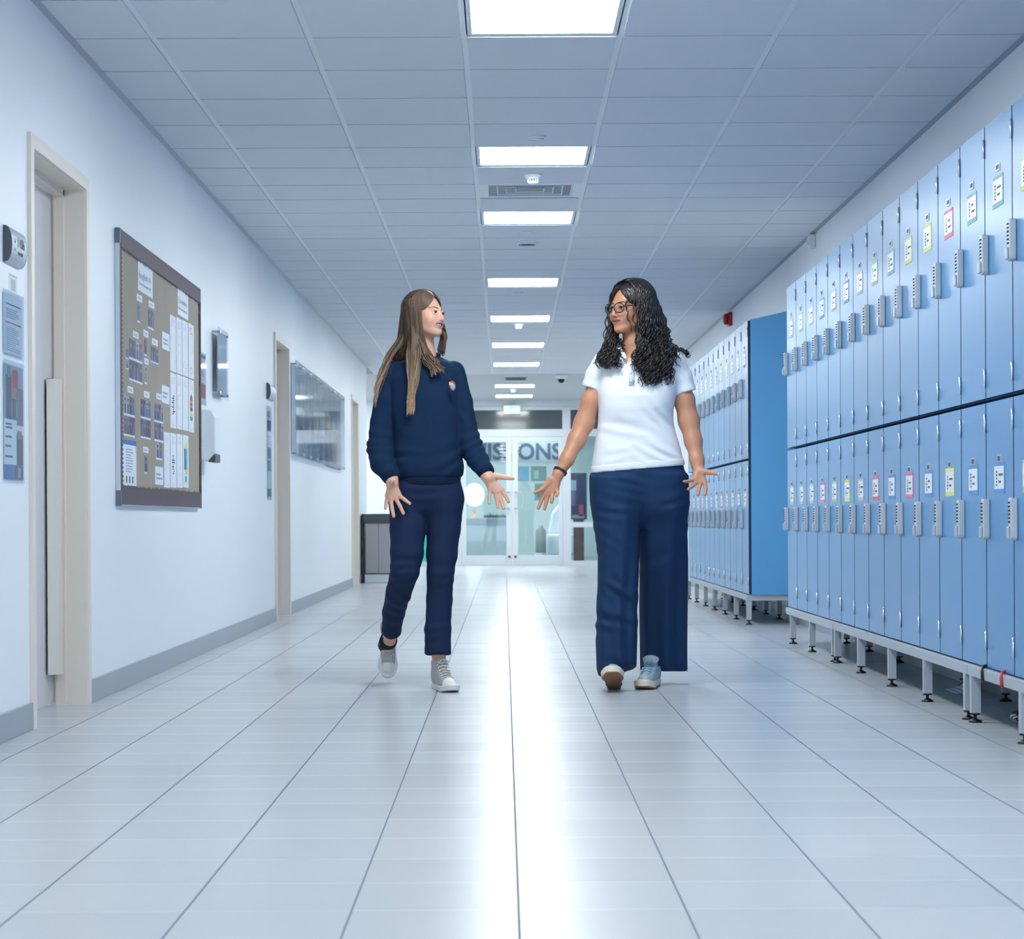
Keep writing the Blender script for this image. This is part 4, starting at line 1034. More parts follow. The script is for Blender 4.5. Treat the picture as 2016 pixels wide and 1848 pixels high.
class Head:
    """head frame: x = the person's left, -y = where the face looks, z up; s = size"""
    def __init__(h, c, yaw, pitch, roll, s):
        h.c = np.array(c); h.s = s
        h.R = np.array((Matrix.Rotation(math.radians(yaw), 3, 'Z') @ Matrix.Rotation(math.radians(pitch), 3, 'X') @ Matrix.Rotation(math.radians(roll), 3, 'Y')))
    def loc(h, p): return ((p - h.c) @ h.R) / h.s
    def wld(h, q): return h.c + (np.asarray(q, float) * h.s) @ h.R.T
    def sdf(h, p, smile=0.0, open_=0.0):
        q = h.loc(p); X = q.copy(); X[:, 0] = np.abs(X[:, 0])
        d = ell(q, (0, .018, .033), (.073, .094, .083))
        d = smin(d, ell(q, (0, -.028, -.022), (.060, .066, .085)), .025)
        d = smin(d, rc(X, (.042, -.012, -.058), (.008, -.066, -.089), .021, .016), .03)          # jaw
        d = smin(d, ell(q, (0, -.076, -.091), (.017, .013, .014)), .018)                        # chin
        d = smin(d, ell(X, (.034, -.060, -.032), (.025, .023, .024)), .022)                     # cheekbone
        d = smin(d, rc(X, (.010, -.086, .021), (.040, -.068, .024), .0055, .007), .010)          # brow
        d = smax(d, -ell(X, (.031, -.103, .003), (.0165, .015, .010)), .008)                    # eye socket
        d = smin(d, rc(q, (0, -.088, .012), (0, -.105, -.026), .0062, .0080), .010)             # nose
        d = smin(d, ell(q, (0, -.106, -.030), (.0088, .0095, .0080)), .005)
        d = smin(d, ell(X, (.0110, -.096, -.033), (.0070, .009, .0062)), .004)
        d = smin(d, ell(q, (0, -.083, -.052), (.028, .011, .022)), .014)                        # muzzle
        mw = .0225 + .0085 * smile
        bend = -.0055 * smile * (1 - (X[:, 0] / mw) ** 2)                                        # corners rise
        q2 = q.copy(); q2[:, 2] = q2[:, 2] - bend - .003 * smile
        X2 = q2.copy(); X2[:, 0] = np.abs(X2[:, 0])
        yb = 12.0 * X[:, 0] ** 2
        ql = q2.copy(); ql[:, 1] = q2[:, 1] - yb
        gap = open_
        d = smin(d, ell(ql, (0, -.0915, -.0508 + gap), (mw, .0052, .0036)), .004)               # upper lip
        d = smin(d, ell(ql, (0, -.0905, -.0592 - gap), (mw * .86, .0058, .0044)), .004)         # lower lip
        if open_: d = smax(d, -ell(ql, (0, -.098, -.055), (mw * .86, .016, .0012 + gap)), .0015)
        else: d = smax(d, -ell(ql, (0, -.101, -.0550), (mw * .95, .010, .0010)), .002)
        d = smax(d, -ell(q, (0, -.103, -.078), (.018, .008, .005)), .010)                        # dip below the lip
        # upper and lower lids
        d = smin(d, np.maximum(np.abs(np.linalg.norm(X - np.array((.031, -.0785, .0015)), axis=1) - .0138) - .0012, -(np.abs(X[:, 2] - .0005 + .02 * np.abs(X[:, 0] - .031)) - .0036)), .002)
        d = smin(d, rc(X, (.071, .012, .014), (.069, .004, -.022), .0085, .006), .006)           # ears
        d = smin(d, ell(X, (.076, .016, .006), (.006, .015, .019)), .004)
        return d * h.s
    def kind(h, p, smile=0.0, open_=False):
        """0 skin, 1 lips, 2 brow"""
        q = h.loc(p); ax = np.abs(q[:, 0]); out = np.zeros(len(p), int)
        mw = .0225 + .0085 * smile; z = q[:, 2] + .0055 * smile * (1 - (ax / mw) ** 2) - .003 * smile
        gap = open_
        tt = np.sqrt(np.clip(1 - (ax / mw) ** 2, 0, 1)); zz = z + .0553
        out[(q[:, 1] < -.070) & (ax < mw * .97) & (zz < (.0068 + gap) * tt) & (zz > -(.0086 + gap) * tt)] = 1
        if open_: out[(q[:, 1] > -.0905 + 12 * ax ** 2) & (q[:, 1] < -.06) & (ax < mw * .88) & (np.abs(zz) < (.0018 + gap) * tt)] = 3
        return out
    def surf(h, x, z, fn, out=0.0):
        """head-frame y of the face at (x, z)"""
        ys = np.linspace(-.13, -.03, 101); d = fn(np.array([h.wld((x, y, z)) for y in ys])); i = int(np.argmax(d < 0))
        return ys[i] - out
    def brows(h, parent, m_, fn):
        for sg in (-1, 1):
            b = MB(); pts = []; rs = []
            for t in np.linspace(0, 1, 12):
                x = sg * (.011 + .040 * t); z = .0185 + .0075 * math.sin(math.pi * min(1, t * .62 + .12)) ; pts.append(h.wld((x, h.surf(x, z, fn, -.0006), z))); rs.append((.0030 * (1 - t) ** .5 * (.55 + min(1, t * 5) * .45) + .0006) * h.s)
            b.tube(pts, rs, 6); b.build('eyebrow', [m_], parent)
            b = MB(); pts = []
            for t in np.linspace(0, 1, 11):
                x = sg * (.0185 + .0265 * t); z = .0035 + .0040 * math.sin(math.pi * t) ; pts.append(h.wld((x, -.0785 - .0147 * math.cos(math.asin(max(-.95, min(.95, (abs(x) - .031) / .0152)))) , z)))
            b.tube(pts, [.0006 + .0008 * math.sin(math.pi * t) for t in np.linspace(.1, 1, 11)], 6); b.build('eyelashes', [m_], parent)
    def eyes(h, parent, iris, gaze=0.0):
        for sg, nm in ((1, 'eye'), (-1, 'eye')):
            c = np.array((sg * .031, -.0785, .0015)); m = MB(); r = .0126
            ga = math.radians(gaze)
            n = 18; vs = []; fs = []; mi = []
            for i in range(n + 1):
                th = math.pi * i / n
                for j in range(24):
                    ph = 2 * math.pi * j / 24
                    v = np.array((math.sin(th) * math.cos(ph), -math.cos(th), math.sin(th) * math.sin(ph))) * r
                    v = np.array((v[0] * math.cos(ga) - v[1] * math.sin(ga), v[0] * math.sin(ga) + v[1] * math.cos(ga), v[2]))
                    vs.append(h.wld(c + v))
            b = MB()
            for i in range(n):
                for j in range(24):
                    k = (j + 1) % 24; fs.append((i * 24 + j, (i + 1) * 24 + j, (i + 1) * 24 + k, i * 24 + k)); mi.append(2 if i < 2 else 1 if i < 5 else 0)
            b.v = [tuple(v) for v in vs]; b.f = fs; b.m = mi; b.sm = [True] * len(fs)
            b.build(nm, [M['eyewhite'], iris, M['black']], parent)

def hand_sdf(p, J, palm, fingers, thumb, k=.010, pr=.0132):
    """J(px,py,d) point; palm: wrist, list of knuckle points; fingers: chains of points"""
    wr = palm[0]; d = None
    for b in palm[1]:
        e = rc(p, wr, b, pr * 1.15, pr * .84); d = e if d is None else smin(d, e, .014)
    for ch, r in fingers:
        e = chain(p, [(q, r * 1.1 * (1 - .11 * i)) for i, q in enumerate(ch)], .003); d = smin(d, e, .005)
    e = chain(p, [(thumb[0], .0145), (thumb[1], .0105), (thumb[2], .0076)], .004); d = smin(d, e, .012)
    return d

def teeth(hd, parent, smile, gap):
    mw = .0225 + .0085 * smile; tm = MB()
    tp = [(x, -.0885 + 12.0 * x * x, -.0535 - .0055 * smile * (1 - (x / mw) ** 2) + .003 * smile) for x in np.linspace(-mw * .72, mw * .72, 11)]
    for a, b in zip(tp[:-1], tp[1:]):
        g = .0003
        tm.add([hd.wld((a[0] + g, a[1], a[2] + gap + .001)), hd.wld((b[0] - g, b[1], b[2] + gap + .001)), hd.wld((b[0] - g, b[1] + .0005, b[2] - gap * .75)), hd.wld((a[0] + g, a[1] + .0005, a[2] - gap * .75))], [(0, 3, 2, 1)])
    o = tm.build('teeth', [M['teeth']], parent); o.modifiers.new('s', 'SOLIDIFY').thickness = .001
M['skinA'] = mat('skin_fair', (222, 172, 148), 0.45, sss=0.12)
M['skinB'] = mat('skin_tan', (198, 142, 112), 0.45, sss=0.12)
M['lipA'] = mat('lips_rose', (196, 122, 116), 0.35); M['lipB'] = mat('lips_mauve', (176, 92, 96), 0.35)
M['browA'] = mat('brow_brown', (92, 66, 52), 0.7); M['browB'] = mat('brow_black', (34, 26, 24), 0.7)
M['eyewhite'] = mat('eye_white', (235, 235, 235), 0.2); M['irisA'] = mat('iris_brown', (84, 62, 44), 0.2); M['irisB'] = mat('iris_dark', (48, 32, 24), 0.2)
M['teeth'] = mat('teeth', (240, 238, 232), 0.25); M['mouth'] = mat('mouth_inside', (70, 22, 26), 0.5)
M['navy'] = mat('navy_sweatshirt', (17, 42, 72), 0.85, spec=.2, bump=((260, 260, 260), .25, .002))
M['rib'] = mat('navy_ribbing', (12, 32, 58), 0.85, spec=.2, bump=((700, 700, 20), .5, .002))
M['trouA'] = mat('navy_trousers', (24, 42, 72), 0.8, spec=.2, bump=((180, 180, 180), .2, .002))
M['trouB'] = mat('navy_linen', (22, 52, 88), 0.75, spec=.25, bump=((300, 300, 60), .25, .002))
M['polo'] = mat('white_pique', (232, 236, 243), 0.8, spec=.2, bump=((420, 420, 420), .3, .001))
M['sock'] = mat('black_sock', (22, 22, 26), 0.8)
M['canvas'] = mat('grey_canvas', (176, 172, 172), 0.8, bump=((300, 300, 300), .3, .001))
M['rubber'] = mat('white_rubber', (226, 226, 224), 0.4); M['lace'] = mat('pale_lace', (196, 194, 192), 0.8)
M['suede'] = mat('grey_suede', (168, 180, 192), 0.8); M['bluelace'] = mat('blue_lace', (110, 158, 190), 0.8)
M['cream2'] = mat('cream_sole', (232, 226, 206), 0.45); M['gum'] = mat('gum_sole', (150, 106, 76), 0.55)
M['hairA1'] = mat('hair_brown', (92, 68, 54), 0.42, spec=.5); M['hairA2'] = mat('hair_brown_dark', (70, 50, 42), 0.42, spec=.5); M['hairA3'] = mat('hair_light_brown', (150, 116, 84), 0.42, spec=.5)  # the lighter strands are the hair's own colour
def ombre(name, top, tip, z0, z1):
    m = mat(name, top, 0.5, spec=.35); nt = m.node_tree; b = nt.nodes['Principled BSDF']
    g = nt.nodes.new('ShaderNodeNewGeometry'); s_ = nt.nodes.new('ShaderNodeSeparateXYZ'); nt.links.new(g.outputs['Position'], s_.inputs[0])
    r = nt.nodes.new('ShaderNodeMapRange'); r.inputs['From Min'].default_value = z0; r.inputs['From Max'].default_value = z1
    nt.links.new(s_.outputs[2], r.inputs['Value'])
    mx = nt.nodes.new('ShaderNodeMix'); mx.data_type = 'RGBA'; mx.inputs['A'].default_value = lin(tip); mx.inputs['B'].default_value = lin(top)
    nt.links.new(r.outputs[0], mx.inputs['Factor']); nt.links.new(mx.outputs['Result'], b.inputs['Base Color']); return m
M['hairA1'] = ombre('hair_brown', (98, 76, 62), (176, 146, 112), 1.18, 1.42)
M['hairA2'] = ombre('hair_brown_dark', (76, 58, 50), (134, 108, 86), 1.18, 1.42)
M['hairA3'] = ombre('hair_streak', (128, 104, 86), (206, 182, 148), 1.2, 1.5)
M['hairB1'] = mat('hair_black', (24, 20, 22), 0.3, spec=.6); M['hairB2'] = mat('hair_dark_brown', (44, 32, 30), 0.32, spec=.6)
M['scalpA'] = mat('hair_under_brown', (88, 68, 56), 0.6, spec=.3, noise=((90, 20, 90), .2, 2)); M['scalpB'] = mat('hair_under_black', (20, 17, 18), 0.9, spec=.1)
rng = np.random.default_rng(7)

# ---- shoes: drawn in their own frame (toe towards -y, sole at z=0) and set down with a matrix
def shoe(parent, Mx, style, label, flip=1):
    Mi = np.array(Mx.inverted()); Mw = np.array(Mx)
    def L(p): return p @ Mi[:3, :3].T + Mi[:3, 3]
    def W(q): return np.asarray(q, float) @ Mw[:3, :3].T + Mw[:3, 3]
    hi = style == 'canvas'
    def plan(q):          # outline of the sole seen from above
        X = q.copy(); X[:, 2] = 0
        d = smin(rc(X, (0, .045, 0), (0, -.02, 0), .032, .033), rc(X, (.001 * flip, -.02, 0), (-.003 * flip, -.135, 0), .033, .043), .02)
        return smin(d, rc(X, (-.002 * flip, -.135, 0), (-.002 * flip, -.165, 0), .043, .036), .02)
    th = .026 if hi else .032
    def upper(p):
        q = L(p)
        d = smin(rc(q, (0, .042, .05), (0, -.06, .045), .034, .037), rc(q, (0, -.06, .045), (0, -.155, .030), .037, .030), .02)
        d = smin(d, rc(q, (0, .03, .06), (0, -.04, .075), .034, .030), .02)
        d = smax(d, plan(q) + .003, .008)
        if hi: d = smin(d, rc(q, (0, .035, .06), (0, .028, .135), .036, .039), .02); d = np.maximum(d, q[:, 2] - .135)
        else: d = smin(d, rc(q, (0, .03, .06), (0, .03, .09), .035, .036), .02); d = np.maximum(d, q[:, 2] - .088)
        return np.maximum(d, th * .6 - q[:, 2])
    def sole(p):
        q = L(p); spring = .012 * np.clip((-q[:, 1] - .11) / .08, 0, 1) ** 2
        z = q[:, 2] - spring
        e = plan(q) + .002 * np.cos(z / th * 3.14)
        return smax(e, np.maximum(z - th, -z), .004)
    box = np.array([W((x, y, z)) for x in (-.07, .07) for y in (-.22, .1) for z in (-.02, .2)]); lo, hi_ = box.min(0), box.max(0)
    def ucl(c):
        q = L(c); o = np.zeros(len(c), int)
        if hi: o[(q[:, 1] < -.135) & (q[:, 2] < .075)] = 1
        return o
    um = [M['canvas'], M['rubber']] if hi else [M['suede'], M['rubber']]
    u = sdf_object('shoe', [(upper, lo, hi_, .0035)], um, parent, ucl, 2); u['label'] = label
    def scl(c):
        q = L(c); o = np.zeros(len(c), int); sp = .012 * np.clip((-q[:, 1] - .11) / .08, 0, 1) ** 2; z = q[:, 2] - sp
        if not hi: o[z < .007] = 1
        return o
    sdf_object('sole', [(sole, lo, hi_, .0022)], [M['rubber'], M['black']] if hi else [M['cream2'], M['gum']], u, scl, 1)
    if hi:
        edge = []
        for a in np.linspace(0, 2 * math.pi, 61)[:-1]:
            r_ = np.linspace(.02, .15, 131); c_ = np.stack([r_ * math.sin(a), -.06 + r_ * math.cos(a), 0 * r_], 1); k = int(np.argmax(plan(c_) + .001 > 0)); q = c_[k]
            edge.append(W((q[0], q[1], .0225 + .012 * np.clip((-q[1] - .11) / .08, 0, 1) ** 2)))
        MB().tube(edge, .0014, 6, 0, True).build('sole_stripe', [M['black']], u)
    # laces across the throat, following the instep
    def instep(t): return np.array((0, -.118 + .105 * t, (.066 + .045 * t + .022 * t * t) if hi else (.062 + .040 * t)))
    n = 7 if hi else 6; lm = MB(); r = .0024 if hi else .0038
    for i in range(n):
        c = instep(i / (n - 1)); wd = .019 + .002 * i / n
        for sgn in (1, -1):
            pts = [W(c + np.array((x * sgn, .006 * x / wd, .004 - 9 * x * x + (.004 if i > 3 else 0)))) for x in np.linspace(-wd, wd, 7)]
            lm.tube(pts, r, 6)
    top = instep(1.0) + np.array((0, .002, .010))
    for sgn, dr in ((1, .034), (-1, .026)):
        lm.tube([W(top + np.array((sgn * dr * math.sin(a) * 1.0, -.030 * (1 - math.cos(a)) * .5, -.016 * math.sin(a) + .002))) for a in np.linspace(0.1, 3.0, 9)], r * .9, 6)
        lm.tube([W(top + np.array((sgn * .012 * a, -.022 * a, -.012 * a))) for a in np.linspace(0, 1.6, 5)], r * .9, 6)
    lm.build('laces', [M['lace'] if hi else M['bluelace']], u)
    if hi:
        for sgn in (1, -1):
            em = MB()
            for i in range(n):
                c = instep(i / (n - 1)) + np.array((sgn * (.023 + .002 * i / n), 0, -.002)); em.ball(W(c), .0035, 4)
            em.build('eyelets', [M['chrome']], u)
        tg = MB(); c = np.array((0, -.006, .128))
        ax, ay = np.array((1, 0, 0.)), np.array((0, .40, .92)); nr = np.array((0, -.92, .40))
        def pl(x, y, l=0): return W(c + ax * x + ay * y + nr * l)
        tg.add([pl(-.024, -.03, -.003), pl(.024, -.03, -.003), pl(.026, .012, -.004), pl(.018, .028, -.006), pl(-.018, .028, -.006), pl(-.026, .012, -.004)], [(0, 1, 2, 3, 4, 5)], 0)
        tg.add([pl(-.017, .016, .001), pl(-.015, -.004, .001), pl(0, -.012, .001), pl(.015, -.004, .001), pl(.017, .016, .001)], [(0, 1, 2, 3, 4)], 1)
        for i in range(6): tg.add([pl(-.012 + .004 * i, .007, .0018), pl(-.0095 + .004 * i, .007, .0018), pl(-.0095 + .004 * i, .012, .0018), pl(-.012 + .004 * i, .012, .0018)], [(0, 1, 2, 3)], 2)
        star = [pl((.0055 if k % 2 == 0 else .0022) * math.sin(k * math.pi / 5), -.0005 + (.0055 if k % 2 == 0 else .0022) * math.cos(k * math.pi / 5), .0018) for k in range(10)]
        tg.add(star, [tuple(range(9, -1, -1))], 2)
        o = tg.build('tongue', [M['canvas'], M['rubber'], M['ink']], u); o.modifiers.new('s', 'SOLIDIFY').thickness = .002
    else:
        def tf(p):
            q = L(p); return rc(q, (-.022, .01, .115), (.022, .01, .115), .013, .013) if False else smin(ell(q, (0, -.012, .092), (.030, .016, .030)), ell(q, (0, -.004, .118), (.037, .013, .020)), .01)
        tongue = sdf_object('tongue', [(tf, lo, hi_, .0035)], [M['suede']], u, None, 1)
        em = MB(); c = np.array((0, -.0175, .118)); ax, ay, nr = np.array((1, 0, 0.)), np.array((0, .25, .968)), np.array((0, -.968, .25))
        def pl(x, y, l=0): return W(c + ax * x + ay * y + nr * l)
        em.tube([pl(.0185 * math.cos(a), .0135 * math.sin(a)) for a in np.linspace(0, 2 * math.pi, 22)[:-1]], .0014, 6, 0, True)
        em.tube([pl(.0145 * math.cos(a), .0105 * math.sin(a)) for a in np.linspace(0, 2 * math.pi, 22)[:-1]], .0006, 6, 0, True)
        for a in (-.75, 0, .75):
            tip = np.array((math.sin(a) * .010, math.cos(a) * .0085)); sd = np.array((math.cos(a), -math.sin(a))) * .0028
            m_ = tip * .55
            em.add([pl(0, -.002, .001), pl(m_[0] + sd[0], m_[1] + sd[1], .001), pl(tip[0], tip[1], .001), pl(m_[0] - sd[0], m_[1] - sd[1], .001)], [(0, 1, 2, 3)])
        em.build('emblem', [M['rubber']], tongue)
        for sgn in (1, -1):
            sm_ = MB()
            for i in range(3):
                y0 = -.082 + .024 * i; lft, rgt = [], []
                for z in np.linspace(.036, .066, 6):
                    for lst, dy in ((lft, -.0045), (rgt, .0045)):
                        y_ = y0 + (z - .03) * .6 + dy; xs_ = np.linspace(.06, .0, 61) * sgn
                        dd = upper(np.array([W((x, y_, z)) for x in xs_])); k = int(np.argmax(dd < 0)); lst.append(W((xs_[k] + sgn * .0012, y_, z)))
                b0 = len(lft); sm_.add(lft + rgt, [(q, q + 1, b0 + q + 1, b0 + q) for q in range(b0 - 1)], 0, True)
            sm_.build('stripes', [M['rubber']], u)
    return u

def shoe_matrix(heel, yaw, pitch, roll=0, s=1.0):
    """heel: world point of the sole under the heel; pitch > 0 lifts the toe"""
    return Matrix.Translation(heel) @ Matrix.Rotation(math.radians(yaw), 4, 'Z') @ Matrix.Rotation(math.radians(-pitch), 4, 'X') @ Matrix.Rotation(math.radians(roll), 4, 'Y') @ Matrix.Translation((0, -.045, 0)) @ Matrix.Scale(s, 4)

# ================================================================== girl in the navy sweatshirt
YA_ = 9.0
def A(px, py, d=0.0): return P(px, py, YA_ + d)
pA = thing('person', 'girl with long straight brown hair in navy sweatshirt and trousers, palms open', 'person', (A(840, 1022)[0], YA_, 0))
def rowsA(rows, dc=0.0):
    out = []
    for r in rows:
        y, xl, xr, dep = r[:4]; dy = r[4] if len(r) > 4 else dc
        a, b = A(xl, y, dy), A(xr, y, dy); out.append((a[2], (a[0] + b[0]) / 2, YA_ + dy, (b[0] - a[0]) / 2, dep))
    return out
HA = Head(A(835, 621), 57, -4, 3, .90)
neckA = [(HA.wld((0, .025, -.05)), .047), (A(836, 700, .01), .049), (A(836, 722, .02), .07)]
armAr = [(A(775, 742), .036), (A(755, 832), .036), (A(749, 885, -.02), .036), (A(771, 940, -.09), .026), (A(772, 950, -.1), .025)]
armAl = [(A(893, 742), .036), (A(914, 830), .036), (A(928, 872, -.02), .036), (A(957, 934, -.09), .025), (A(962, 940, -.1), .024)]
def z3(x, y, d=-.10): return A(740 + x / 6.72, 900 + y / 6.72, d)
def handAr(p):
    kn = [z3(152, 505), z3(196, 535), z3(262, 535), z3(308, 495)]
    return hand_sdf(p, None, (z3(218, 330, -.095), kn), [([z3(152, 515), z3(138, 590, -.105), z3(126, 675, -.11)], .0078), ([z3(197, 550), z3(212, 665, -.105), z3(237, 780, -.115)], .0086),
        ([z3(266, 550), z3(318, 645, -.105), z3(364, 740, -.11)], .0086), ([z3(312, 510), z3(380, 560, -.105), z3(447, 612, -.11)], .0080)], (z3(205, 370, -.105), z3(208, 335, -.135), z3(216, 318, -.160)))
def handAl(p):
    kn = [z3(1660, 425), z3(1622, 450), z3(1575, 455), z3(1515, 435)]
    return hand_sdf(p, None, (z3(1465, 250, -.095), kn), [([z3(1668, 430), z3(1712, 505, -.105), z3(1755, 588, -.11)], .0084), ([z3(1628, 455), z3(1660, 570, -.105), z3(1690, 675, -.115)], .0086),
        ([z3(1580, 460), z3(1602, 565, -.105), z3(1616, 662, -.11)], .0082), ([z3(1510, 440), z3(1500, 520, -.105), z3(1500, 605, -.11)], .0076)], (z3(1580, 250, -.098), z3(1700, 268, -.11), z3(1815, 280, -.12)), pr=.0125)
legAr = [(A(806, 985), .060), (A(797, 1120, -.03), .045), (A(771, 1240, .33), .031), (A(766, 1262, .39), .030)]
legAl = [(A(872, 985), .060), (A(868, 1125, -.01), .045), (A(864, 1290, .02), .030), (A(864, 1325, .025), .029)]
torsoA = rowsA([(722, 800, 870, .055), (740, 772, 898, .075), (800, 780, 895, .085), (880, 785, 890, .08), (950, 785, 892, .08), (985, 785, 890, .07)])
def bodyA(p):
    d = stack(p, torsoA); d = smin(d, chain(p, neckA), .02)
    for c in (armAr[:4], armAl[:4], legAr, legAl): d = smin(d, chain(p, c), .02)
    return d
def headA(p):
    return smin(HA.sdf(p, 1.0, .0054), chain(p, neckA[:2]), .02)
def lim(o, r): return np.array(o) - r, np.array(o) + r
hb = lim(HA.c, .17); hb[0][2] = A(836, 706)[2]
r1, r2 = lim(z3(250, 520), .11), lim(z3(1640, 440), .11)
def foreA(arm, hand):
    def f(p): return smin(hand(p), chain(p, arm[2:]), .012)
    return f
def clsA(c): return HA.kind(c, 1.0, .0054)
bA = sdf_object('body', [(bodyA, (pA.location[0] - .45, YA_ - .3, .08), (pA.location[0] + .45, YA_ + .5, 1.47), .008), (headA, hb[0], hb[1], .0019), (foreA(armAr, handAr), r1[0], r1[1], .0022), (foreA(armAl, handAl), r2[0], r2[1], .0022)],
    [M['skinA'], M['lipA'], M['browA'], M['mouth']], pA, clsA, 2)
HA.eyes(pA, M['irisA'], 8); HA.brows(pA, M['browA'], headA)
teeth(HA, pA, 1.0, .0054)

def folds(p, c, dirv, wave, amp, rad, ph=0):
    """soft cloth folds: waves along dirv fading out away from c"""
    dirv = np.array(dirv, float); dirv /= np.linalg.norm(dirv); q = p - np.asarray(c)
    t = q @ dirv; rr_ = np.linalg.norm(q, axis=1)
    side = q @ np.array((-dirv[2], .4, dirv[0]))
    w1 = np.sin(t * 2 * math.pi / wave + 2.6 * np.sin(side * 11 + ph * 1.7) + 1.3 * np.sin(t * 31 + side * 17 + ph) + ph)
    return amp * w1 * (.55 + .45 * np.sin(side * 19 + t * 12 + 2 * ph)) * np.exp(-(rr_ / rad) ** 2)
sw = rowsA([(703, 812, 868, .060, .012), (709, 796, 880, .072, .01), (716, 778, 893, .084), (728, 766, 906, .094), (745, 762, 908, .102), (780, 766, 908, .110), (830, 772, 906, .112), (880, 774, 908, .112), (908, 772, 912, .114), (924, 771, 914, .114), (936, 776, 912, .108), (941, 783, 906, .098)])
slR = [(A(772, 733), .050), (A(760, 785), .052), (A(753, 835), .053), (A(748, 882, -.02), .056), (A(753, 912, -.05), .052), (A(767, 934, -.08), .038), (A(773, 947, -.095), .032)]
slL = [(A(893, 733), .050), (A(908, 790), .048), (A(917, 845), .050), (A(926, 878, -.02), .052), (A(941, 906, -.05), .046), (A(955, 926, -.08), .036), (A(962, 936, -.095), .032)]
def sweat(p):
    d = stack(p, sw)
    a = chain(p, slR, .01); b = chain(p, slL, .01)
    a += folds(p, A(748, 885, -.02), (.3, 0, 1), .042, .0055, .09) + folds(p, A(760, 760, -.03), (1, 0, .6), .06, .003, .1)
    b += folds(p, A(928, 880, -.02), (-.4, 0, 1), .040, .0055, .09, 1) + folds(p, A(905, 790, -.03), (1, 0, .9), .055, .004, .1, 2)
    a = np.maximum(a, plane(p, A(772, 945, -.093), np.array(A(773, 947, -.095)) - np.array(A(767, 934, -.08))))
    b = np.maximum(b, plane(p, A(961, 934, -.093), np.array(A(962, 936, -.095)) - np.array(A(955, 926, -.08))))
    d = smin(smin(d, a, .006), b, .006)
    d += folds(p, A(800, 905, -.1), (.5, 0, 1), .07, .004, .09) + folds(p, A(885, 905, -.1), (-.6, 0, 1), .06, .004, .09, 1) + folds(p, A(790, 790, -.1), (1, 0, .5), .08, .003, .1, 2) + folds(p, A(890, 800, -.1), (1, 0, -.5), .07, .003, .1, 2)
    neck = rc(p, A(837, 680, -.01), A(837, 708, -.01), .055, .054)
    return smax(d, -neck, .004)
x0 = pA.location[0]
ribz = A(800, 938)[2]
cutR, cutL = A(767, 934, -.08), A(955, 926, -.08)
nR = np.array(A(773, 947, -.095)) - np.array(cutR); nL = np.array(A(962, 936, -.095)) - np.array(cutL)
sweater = sdf_object('sweatshirt', [(sweat, (x0 - .36, YA_ - .25, 1.0 - .15), (x0 + .40, YA_ + .17, 1.46), .0052)], [M['navy'], M['rib']], pA,
    lambda c: ((c[:, 0] < A(775, 0)[0]) & (plane(c, cutR, nR) > 0) | (c[:, 0] > A(930, 0)[0]) & (plane(c, cutL, nL) > 0)).astype(int), 2)
def ringf(pts, r, wob=0):
    return pts
def hem_sdf(p):
    rows = rowsA([(938, 780, 908, .104), (944, 782, 907, .104), (952, 783, 906, .104), (956, 786, 904, .100)])
    return stack(p, rows)
sdf_object('hem_band', [(hem_sdf, (x0 - .2, YA_ - .2, .82), (x0 + .2, YA_ + .2, .95), .006)], [M['rib']], sweater, None, 2)
cb = MB(); cpts = []
for a in np.linspace(0, 2 * math.pi, 33)[:-1]:
    ca, sa = math.cos(a), math.sin(a)
    px = 837 + 27.5 * ca; py = 701 + 6.5 * (-sa) * -1 * 1.0
    cpts.append(A(837 + 27 * ca, 700 + (8 if sa < 0 else 4) * (-sa), .005 + .060 * sa))
cb.tube(cpts, .0085, 10, 0, True); cb.build('collar_band', [M['rib']], sweater)
# embroidered crest: a small flame in red, yellow and turquoise
em = MB()
def crest(px, py): return A(px, py, -.1235)
def cpoly(pts, mi, l=0): em.add([crest(x, y) - np.array((0, l, 0)) for x, y in pts], [tuple(range(len(pts) - 1, -1, -1))], mi)
cpoly([(885, 751), (890, 749), (895, 752), (897, 758), (897, 764), (893, 769), (888, 767), (885, 761), (884, 755)], 0)
cpoly([(886, 754), (890, 753), (894, 757), (895, 762), (892, 767), (888, 763)], 2, .0006)
cpoly([(888, 757), (892, 759), (893, 764), (891, 767), (889, 763)], 3, .0012)
cpoly([(885, 751), (887, 753), (886, 759), (884, 757)], 1, .0012)
eo = em.build('crest', [M['p_red'], M['p_yellow'], M['c_green'], M['p_cyan']], sweater); eo.modifiers.new('s', 'SOLIDIFY').thickness = .002

